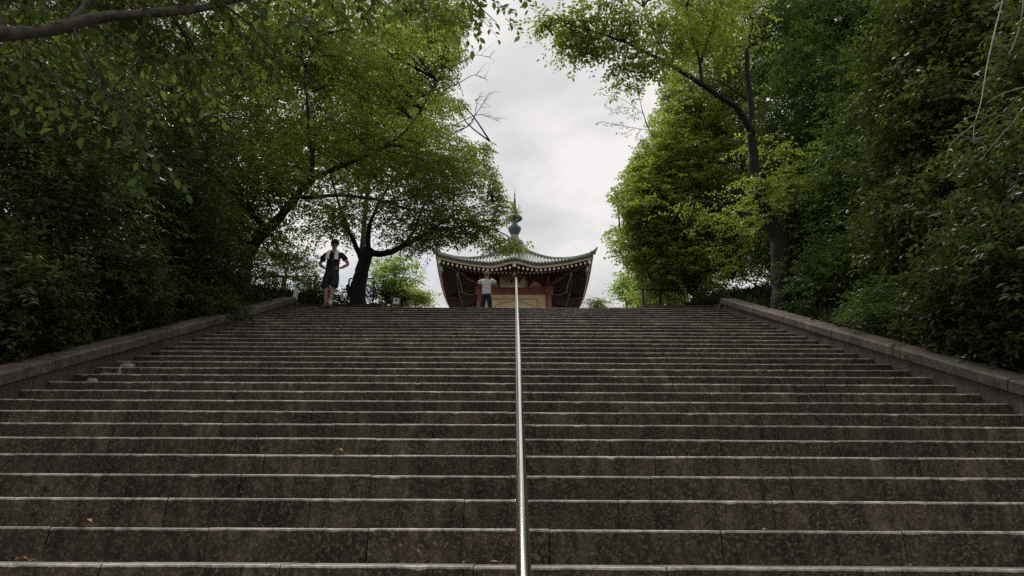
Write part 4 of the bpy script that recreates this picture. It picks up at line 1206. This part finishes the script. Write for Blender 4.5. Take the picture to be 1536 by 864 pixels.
L_el, L_wr = (-.315, .07, 1.11), (-.185, .045, .985)
R_el, R_wr = (.335, .04, 1.09), (.185, -.085, .935)
ch += arm(-1, L_el, L_wr, (.75, .1, -.45), (0, .4, 1), (.4, -.6, -.2)) + arm(1, R_el, R_wr, (-.9, -.12, -.05), (0, -.1, 1), (-.3, .8, -.2))
LG = leg(-1, (-.085, 0, .84), (-.085, -.03, .47), (-.075, .03, .085), (-.095, -.13, .035))
RG = leg(1, (.085, 0, .84), (.060, -.07, .48), (.045, -.055, .10), (.050, -.21, .035))
ch += LG + RG
skin_part('body', jog, ch, MAT['skin'])
skin_part('shirt', jog, [[((0, 0, .80), (.165, .135)), ((0, 0, .90), (.165, .135)), ((0, 0, 1.02), (.158, .125)), ((0, .005, 1.18), (.166, .125)), ((0, .01, sh-.02), (.115, .092)), ((0, .009, 1.362), (.070, .066))],
    [((0, .01, sh-.02), (.115, .092)), ((-.165, .01, sh-.015), .076), ((-.235, .035, 1.235), .072), ((-.272, .048, 1.18), .068)], [((0, .01, sh-.02), (.115, .092)), ((.165, .01, sh-.015), .076), ((.240, .026, 1.228), .072), ((.278, .03, 1.17), .068)]], MAT['black_cloth'])
skin_part('shorts', jog, [[((0, 0, .98), (.150, .125)), ((0, 0, .85), (.165, .14)), ((-.098, -.01, .76), .108), ((-.108, -.018, .62), .100), ((-.112, -.028, .44), .104)], [((0, 0, .85), (.165, .14)), ((.096, -.02, .76), .108), ((.094, -.045, .62), .100), ((.088, -.068, .45), .102)]], MAT['short_cloth'])
for s, x, y in ((-1, -.075, .03), (1, .045, -.055)):
    mb = MB(); mb.tube([(x, y+.012, .075), (x, y+.006, .12), (x+.003*s, y+.004, .185)], [.046, .042, .045], 14)
    mb.build('sock', MAT['sock'] if s > 0 else MAT['black_cloth'], jog, True)
    sh_ = skin_part('shoe', jog, [[((x, y+.045, .05), .046), ((x*.97, y-.03, .055), .046), ((x-.004, y-.11, .045), (.045, .036)), ((x-.005, y-.185, .036), (.036, .028))]], MAT['shoe'])
    mb = MB(); mb.tube([(x, y+.085, .014), (x, y+.02, .012), (x, y-.08, .012), (x, y-.215, .016)], [.032, .046, .05, .034], 12)
    for i, v in enumerate(mb.v): mb.v[i] = (v[0], v[1], max(.0, min(v[2], .026)))
    mb.build('sole', MAT['sole'], sh_, True)
# towel draped round the neck, both ends hanging down the chest
mb = MB(); path = []
for s in (-1,):
    P_ = [(-.095, -.158, 1.135), (-.098, -.150, 1.20), (-.092, -.125, 1.30), (-.082, -.060, 1.385), (-.060, .045, 1.405), (0, .085, 1.41), (.060, .045, 1.405), (.082, -.060, 1.385), (.092, -.125, 1.30), (.098, -.150, 1.20), (.100, -.158, 1.125)]
    W_ = [.046, .046, .042, .035, .03, .03, .03, .035, .042, .046, .046]
q = curve_pts(P_, 3); wq = np.interp(np.linspace(0, 10, len(q)), np.arange(11), W_)
vs = []; m = len(q)
for i, c in enumerate(q):
    t = unit(q[min(i+1, m-1)]-q[max(i-1, 0)]); out = unit(np.array([c[0]*.3, c[1], .25+0*c[2]])); side = unit(np.cross(t, out)); out = np.cross(side, t)
    fold = .010*math.sin(i*1.1)
    vs += [c - side*wq[i] + out*.006, c + out*(.022+fold*.3), c + side*wq[i] + out*.006, c + side*wq[i]*.96 - out*.008, c - side*wq[i]*.96 - out*.008]
fs = [(i*5+k, i*5+(k+1) % 5, i*5+5+(k+1) % 5, i*5+5+k) for i in range(m-1) for k in range(5)] + [(0, 1, 2, 3, 4), tuple((m-1)*5+k for k in (4, 3, 2, 1, 0))]
mb.add(vs, fs); mb.build('towel', MAT['towel'], jog, True)
# cap with a peak, sunglasses, mouth
hz = 1.385
mb = MB(); mb.lathe([(.098, hz+.185), (.101, hz+.215), (.092, hz+.262), (.060, hz+.292), (.012, hz+.302)], (0, .0, 0), 20)
for i, v in enumerate(mb.v): mb.v[i] = (v[0]*.90, v[1]*1.08, v[2])
cap = mb.build('cap', MAT['black_cloth'], jog, True)
mb = MB(); pk = []
for a in np.linspace(-1.15, 1.15, 11):
    pk += [(math.sin(a)*.086, -.015-math.cos(a)*.088, hz+.196), (math.sin(a)*.082, -.02-math.cos(a)*.172, hz+.178)]
n = len(pk); mb.add(pk + [(x, y, z-.006) for x, y, z in pk], [(2*i, 2*i+1, 2*i+3, 2*i+2) for i in range(10)]+[(n+2*i+2, n+2*i+3, n+2*i+1, n+2*i) for i in range(10)]+[(2*i+1, n+2*i+1, n+2*i+3, 2*i+3) for i in range(10)])
mb.build('peak', MAT['black_cloth'], cap, True)
mb = MB()
for s in (-1, 1):
    mb.box(s*.034-.027, s*.034+.027, -.112, -.100, hz+.152, hz+.184); mb.bar((s*.062, -.104, hz+.176), (s*.080, .01, hz+.178), .005, .007)
mb.bar((-.012, -.107, hz+.176), (.012, -.107, hz+.176), .006, .006)
mb.build('sunglasses', MAT['lens'], jog)
mb = MB(); mb.tube([(-.024, -.087, hz+.102), (0, -.093, hz+.104), (.024, -.087, hz+.102)], [.003, .006, .003], 8); mb.build('mouth', MAT['lip'], jog, True)

# man seen from behind on the upper plaza, both hands raised to his face
p = at(730, 430, 22.85)
man = empty('person', (p[0], 22.85, Z2), 'grey haired man in pale grey shirt and dark trousers seen from behind, hands raised', 'person')
man.scale = (1.04, 1.04, 1.06)
FY = -1                                             # built facing -Y, then turned round
sh = 1.38
pel = (0, 0, .90)
ch = [[(pel, (.13, .10)), ((0, 0, 1.04), (.13, .10)), ((0, .005, 1.20), (.15, .11)), ((0, .01, sh-.02), (.10, .08)), ((0, .0, 1.43), .055)]] + head_chain((0, .0, 1.43))
def arm2(s):
    el, wr = (s*.300, -.12, 1.34), (s*.205, -.25, 1.475)
    return [[((0, .01, sh-.02), (.10, .08)), ((s*.17, .01, sh-.01), .06), ((s*.26, -.04, 1.36), .05), (el, .040), ((s*.27, -.19, 1.405), .036), (wr, (.024, .019))]] + hand(wr, (-s*.45, -.25, .8), (-s*.6, .5, -.1), (-s*.8, -.2, .1))
ch += arm2(-1) + arm2(1)
ch += leg(-1, (-.09, 0, .86), (-.125, -.02, .48), (-.15, .02, .085), (-.165, -.15, .035)) + leg(1, (.09, 0, .86), (.125, -.02, .48), (.15, .02, .085), (.165, -.15, .035))
parts = [skin_part('body', man, ch, MAT['skin'])]
parts.append(skin_part('shirt', man, [[((0, 0, .84), (.170, .145)), ((0, 0, .94), (.168, .14)), ((0, 0, 1.05), (.160, .130)), ((0, .005, 1.20), (.170, .130)), ((0, .01, sh-.02), (.12, .098)), ((0, .004, 1.405), (.070, .068))]] +
    [[((0, .01, sh-.02), (.12, .098)), ((s*.17, .01, sh-.01), .078), ((s*.24, -.045, 1.362), .076), ((s*.300, -.10, 1.340), .070)] for s in (-1, 1)], MAT['grey_cloth']))
parts.append(skin_part('trousers', man, [[((0, 0, 1.0), (.145, .118)), ((0, 0, .88), (.158, .13)), ((s*.09, 0, .80), .108), ((s*.125, -.02, .48), .078), ((s*.15, .02, .12), .066), ((s*.152, .018, .06), .068)] for s in (-1, 1)], MAT['navy_cloth']))
hz = 1.43
mb = MB(); mb.lathe([(.080, hz+.13), (.094, hz+.17), (.096, hz+.20), (.085, hz+.245), (.055, hz+.272), (.01, hz+.280)], (0, .020, 0), 18)
for i, v in enumerate(mb.v): mb.v[i] = (v[0]*.92, v[1], v[2])
parts.append(mb.build('hair', MAT['hair'], man, True))
for s in (-1, 1): parts.append(skin_part('shoe', man, [[((s*.15, .065, .05), .046), ((s*.15, -.01, .05), .046), ((s*.158, -.10, .042), .042), ((s*.165, -.185, .032), .03)]], MAT['shoe']))
mb = MB()
for s in (-1, 1): mb.tube([(s*.030-.012, -.088, hz+.170), (s*.030, -.094, hz+.171), (s*.030+.012, -.088, hz+.170)], [.004, .007, .004], 8)
parts.append(mb.build('eyes', MAT['lens'], man, True))
man.rotation_euler = (0, 0, math.pi-.08)

# ------------------------------------------------------------------ railings, signs and litter
def railing(label, pts, h, gap_, solid_post=True, bars=True):
    b = pts[0]; root = empty('metal_fence', b, label, 'fence')
    for i in range(len(pts)-1):
        p, q = np.array(pts[i]), np.array(pts[i+1]); L = np.linalg.norm(q-p)
        mb = MB(); mb.tube([p+[0,0,h], q+[0,0,h]], .022, 8); rel(mb.build('top_bar', MAT['black_metal'], root), root)
        mb = MB(); mb.tube([p+[0,0,.10], q+[0,0,.10]], .016, 6); rel(mb.build('bottom_bar', MAT['black_metal'], root), root)
        n = int(L/gap_)
        me = None
        for k in range(1, n):
            c = p+(q-p)*k/n
            if me is None: mb = MB(); mb.tube([(0,0,.10), (0,0,h)], .0095, 6); me = mb.mesh('bar', MAT['black_metal'])
            o = link(bpy.data.objects.new('bar', me), root); o.location = tuple(c-np.array(b))
    for p in pts:
        mb = MB(); mb.box(p[0]-.03, p[0]+.03, p[1]-.03, p[1]+.03, p[2]-.3, p[2]+h+.03); rel(mb.build('post', MAT['black_metal'], root), root)
    return root
a = at(964, 433, 16.9); c = at(1044, 434, 17.9)
g1, g2 = float(ground(a[0], 16.9)), float(ground(c[0], 17.9))
railing('black metal fence with upright bars at the stair head, right of the pagoda', [(a[0], 16.9, a[2]-1.0), (c[0], 17.9, c[2]-1.0)], .97, .115)
a = at(376, 416, 20.5); c = at(474, 414, 20.5); d_ = at(562, 418, 19.6); e_ = at(551, 418, 19.6)
railing('thin dark fence seen through leaves between the leaning cherry and the jogger', [(a[0], 20.5, a[2]-1.1), ((a[0]+c[0])/2, 20.5, (a[2]+c[2])/2-1.1), (c[0], 20.5, c[2]-1.1)], 1.1, .16)
root = empty('rail_hoop', (d_[0], 19.6, float(ground(d_[0], 19.6))), 'dark metal hoop rail standing in front of the hedge beside the forked trunk', 'rail')
mb = MB(); mb.tube([(d_[0], 19.6-1.9, ZT+.55), (d_[0], 19.6-1.9, d_[2]-.70), ], .022, 8)
q = at(562, 418, 17.7); q2 = at(552, 418, 17.7)
mb = MB(); mb.tube([(q[0], 17.7, ZT+.4), (q[0], 17.7, q[2]-.03), (q[0]-.02, 17.7, q[2]), (q2[0], 17.7, q[2]), (q2[0]-.5, 17.7, q[2]), (q2[0]-.52, 17.7, q[2]-.03), (q2[0]-.52, 17.7, ZT+.4)], .023, 8)
root.location = (q[0], 17.7, float(ground(q[0], 17.7))); rel(mb.build('hoop', MAT['black_metal'], root, True), root)
# white post behind the left wall end
a = at(443, 444, YT+.3); t = at(443, 431, YT+.3)
root = empty('marker_post', (a[0], YT+.3, a[2]-.5), 'narrow white marker post behind the upper end of the left wall', 'post')
mb = MB(); w = .042
z0, z1 = a[2]-.5, t[2]; x, y = a[0], YT+.3
mb.add([(x-w,y-.03,z0),(x+w,y-.03,z0),(x+w,y+.03,z0),(x-w,y+.03,z0),(x-w,y-.03,z1+.03),(x+w,y-.03,z1-.05),(x+w,y+.03,z1-.05),(x-w,y+.03,z1+.03)],
       [(0,3,2,1),(4,5,6,7),(0,1,5,4),(1,2,6,5),(2,3,7,6),(3,0,4,7)])
rel(mb.build('post_body', MAT['white_board'], root), root)
# white notice board beside the coping end of the upper flight
a = at(589, 456.5, 16.6); t = at(600, 447.5, 16.6)
root = empty('notice_board', (a[0], 16.6, ZT), 'small pale notice board behind the top step, right of the hedge', 'sign')
mb = MB(); mb.box(a[0]+.01, t[0]-.01, 16.58, 16.61, a[2], t[2]); rel(mb.build('board', MAT['white_board'], root), root)
mb = MB(); mb.box(a[0]-.02, a[0]+.008, 16.575, 16.615, ZT, t[2]+.02); mb.box(t[0]-.008, t[0]+.02, 16.575, 16.615, ZT, t[2]+.02)
rel(mb.build('frame', MAT['coping'], root), root)
mb = MB(); mb.box((a[0]+t[0])/2-.03, (a[0]+t[0])/2+.04, 16.574, 16.579, (a[2]+t[2])/2, (a[2]+t[2])/2+.05); rel(mb.build('emblem', MAT['bronze'], root), root)
# broken pale mortar at the left end of the steps
def chunk(name, label, px, k, dx, dy, dz, seed, back=.08, tilt=0.0):
    rs = np.random.RandomState(seed); yk, zk = nose(k); p = at(px, 560, yk+back)
    x = float(p[0]); bm = bmesh.new(); bmesh.ops.create_icosphere(bm, subdivisions=2, radius=1)
    for v in bm.verts:
        f = 1 + rs.normal(0, .16); v.co = Vector((v.co.x*dx*f, v.co.y*dy*f, max(-.35, v.co.z)*dz*f + dz*.34 + tilt*v.co.x))
    me = bpy.data.meshes.new(name); bm.to_mesh(me); bm.free(); me.materials.append(MAT['plaster'])
    o = link(bpy.data.objects.new(name, me)); o.location = (x, yk+back, zk)
    return tag(o, label, 'rubble')
chunk('mortar_chunk', 'pale lump of mortar beside the left wall, lowest of the broken pieces', 140, 10, .060, .04, .036, 1)
chunk('mortar_chunk', 'flat strip of pale broken mortar along the step end by the left wall', 164, 11, .13, .05, .018, 2)
chunk('mortar_chunk', 'upright shard of pale mortar against the left wall, right of the flat strip', 179, 11, .018, .03, .085, 3, .12)
chunk('mortar_chunk', 'broad grey mortar patch under the chipped coping of the left wall', 189, 12, .085, .05, .060, 4, .10)
# fallen leaves and a twig on the steps
def dry_leaf(label, px, k, size, seed, up=.3, back=.03, mat='dry_leaf'):
    rs = np.random.RandomState(seed); yk, zk = nose(k); p = at(px, 800, yk+back)
    n = 8; vs = []
    for i in range(n+1):
        t = i/n; w = .30*math.sin(math.pi*min(1, t*1.05+.02))**.8
        z = up*size*math.sin(t*3.0)*.6 + .006
        for s, c in ((-1, .16), (0, 0), (1, .20)): vs.append(((t-.5)*size, s*w*size, z + abs(s)*c*size*(.6+rs.rand()*.6)))
    fs = [(i*3+c, i*3+c+1, i*3+4+c, i*3+3+c) for i in range(n) for c in range(2)]
    me = bpy.data.meshes.new('fallen_leaf'); me.from_pydata(vs, [], fs); me.materials.append(MAT[mat])
    for q in me.polygons: q.use_smooth = True
    st = MB(); st.tube([(size*.5, 0, .008), (size*.7, .01, .014), (size*.85, .0, .020)], .0016, 5)
    o = link(bpy.data.objects.new('fallen_leaf', me)); o.location = (float(p[0]), yk+back, zk+.002); o.rotation_euler = (rs.normal(0, .15), 0, rs.uniform(-.5, .5))
    st.build('stalk', MAT[mat], o)
    return tag(o, label, 'leaf')
dry_leaf('tan dry leaf on the fifth step from the bottom, left of the handrail', 496, 4, .085, 1, .5, .03, 'dry_leaf2')
dry_leaf('brown dry leaf on a low step far left, next to a twig', 122, 1, .11, 2, .3, .05)
dry_leaf('yellow dry leaf lying on the bottom step near the left edge', 42, 0, .060, 3, .3, .04, 'dry_leaf2')
dry_leaf('curled brown leaf standing on the bottom step, left of the handrail', 627, 0, .055, 4, 1.6, .12)
dry_leaf('reddish leaf flat on the bottom step, touching the foot of the handrail', 742, 0, .05, 5, .1, .16)
yk, zk = nose(1); p = at(112, 785, yk+.06); q = at(126, 785, yk+.04)
mb = MB(); mb.tube([(p[0]-.05, yk+.10, zk+.006), (p[0], yk+.06, zk+.02), (q[0], yk+.045, zk+.035), (q[0]+.03, yk+.05, zk+.01)], [.003, .003, .0025, .0015], 6); mb.tube([(p[0], yk+.06, zk+.02), (p[0]+.05, yk+.08, zk+.012), (p[0]+.10, yk+.07, zk+.006)], [.0025, .002, .0012], 6)
o = mb.build('fallen_twig', MAT['dry_leaf'], None); tag(o, 'thin dry twig on a low step at the far left', 'twig')

# grit, leaf scraps and moss tufts caught on the treads
rs = np.random.RandomState(80)
n = 1500
kk = np.minimum((rs.exponential(5.5, n)).astype(int), K_TOP-1) - 1
x = rs.uniform(XL+.05, XR-.05, n); fr_ = rs.rand(n)
yy = Y0 + kk*TR + np.where(fr_ < .6, TR-.012-rs.exponential(.02, n), rs.uniform(.02, TR-.03, n))
P = np.stack([x, yy, Z0+kk*RI+.0025], -1)
A = rs.normal(0, 1, (n, 3)); A[:, 2] = np.abs(A[:, 2])*.30; Nn = np.array([0, 0, 1.0])+rs.normal(0, .4, (n, 3))
L = rs.uniform(.006, .022, n)*np.where(rs.rand(n) < .07, 1.9, 1.0); W = L*rs.uniform(.25, .8, n)
V, F = leaves_arrays(P, A, Nn, L, W, 'fold')
MAT['scrap'] = leaf_mat('leaf scraps', (.06, .045, .025), (.16, .10, .045), (.34, .22, .09), .1)
tag(link(bpy.data.objects.new('leaf_litter', tri_mesh('leaf_litter', V, F, MAT['scrap']))), 'small leaf scraps and grit along the backs of the treads', kind='stuff')
n = 2600
kk = np.minimum((rs.exponential(6, n)).astype(int), K_TOP-1) - 1
cx = np.round(rs.uniform(XL, XR, n)/.30)*.30 + rs.normal(0, .035, n)
yy = Y0 + kk*TR + TR - .004 - np.abs(rs.normal(0, .006, n))
P = np.stack([cx, yy, Z0+kk*RI-.001], -1); A = rs.normal(0, .5, (n, 3)); A[:, 2] = 1; A[:, 1] -= .3; Nn = rs.normal(0, 1, (n, 3))
L = rs.uniform(.006, .020, n); V, F = leaves_arrays(P, A, Nn, L, L*.3, 'fold')
tag(link(bpy.data.objects.new('moss', tri_mesh('moss', V, F, MAT['grass']))), 'moss tufts growing at the foot of the risers', kind='stuff')
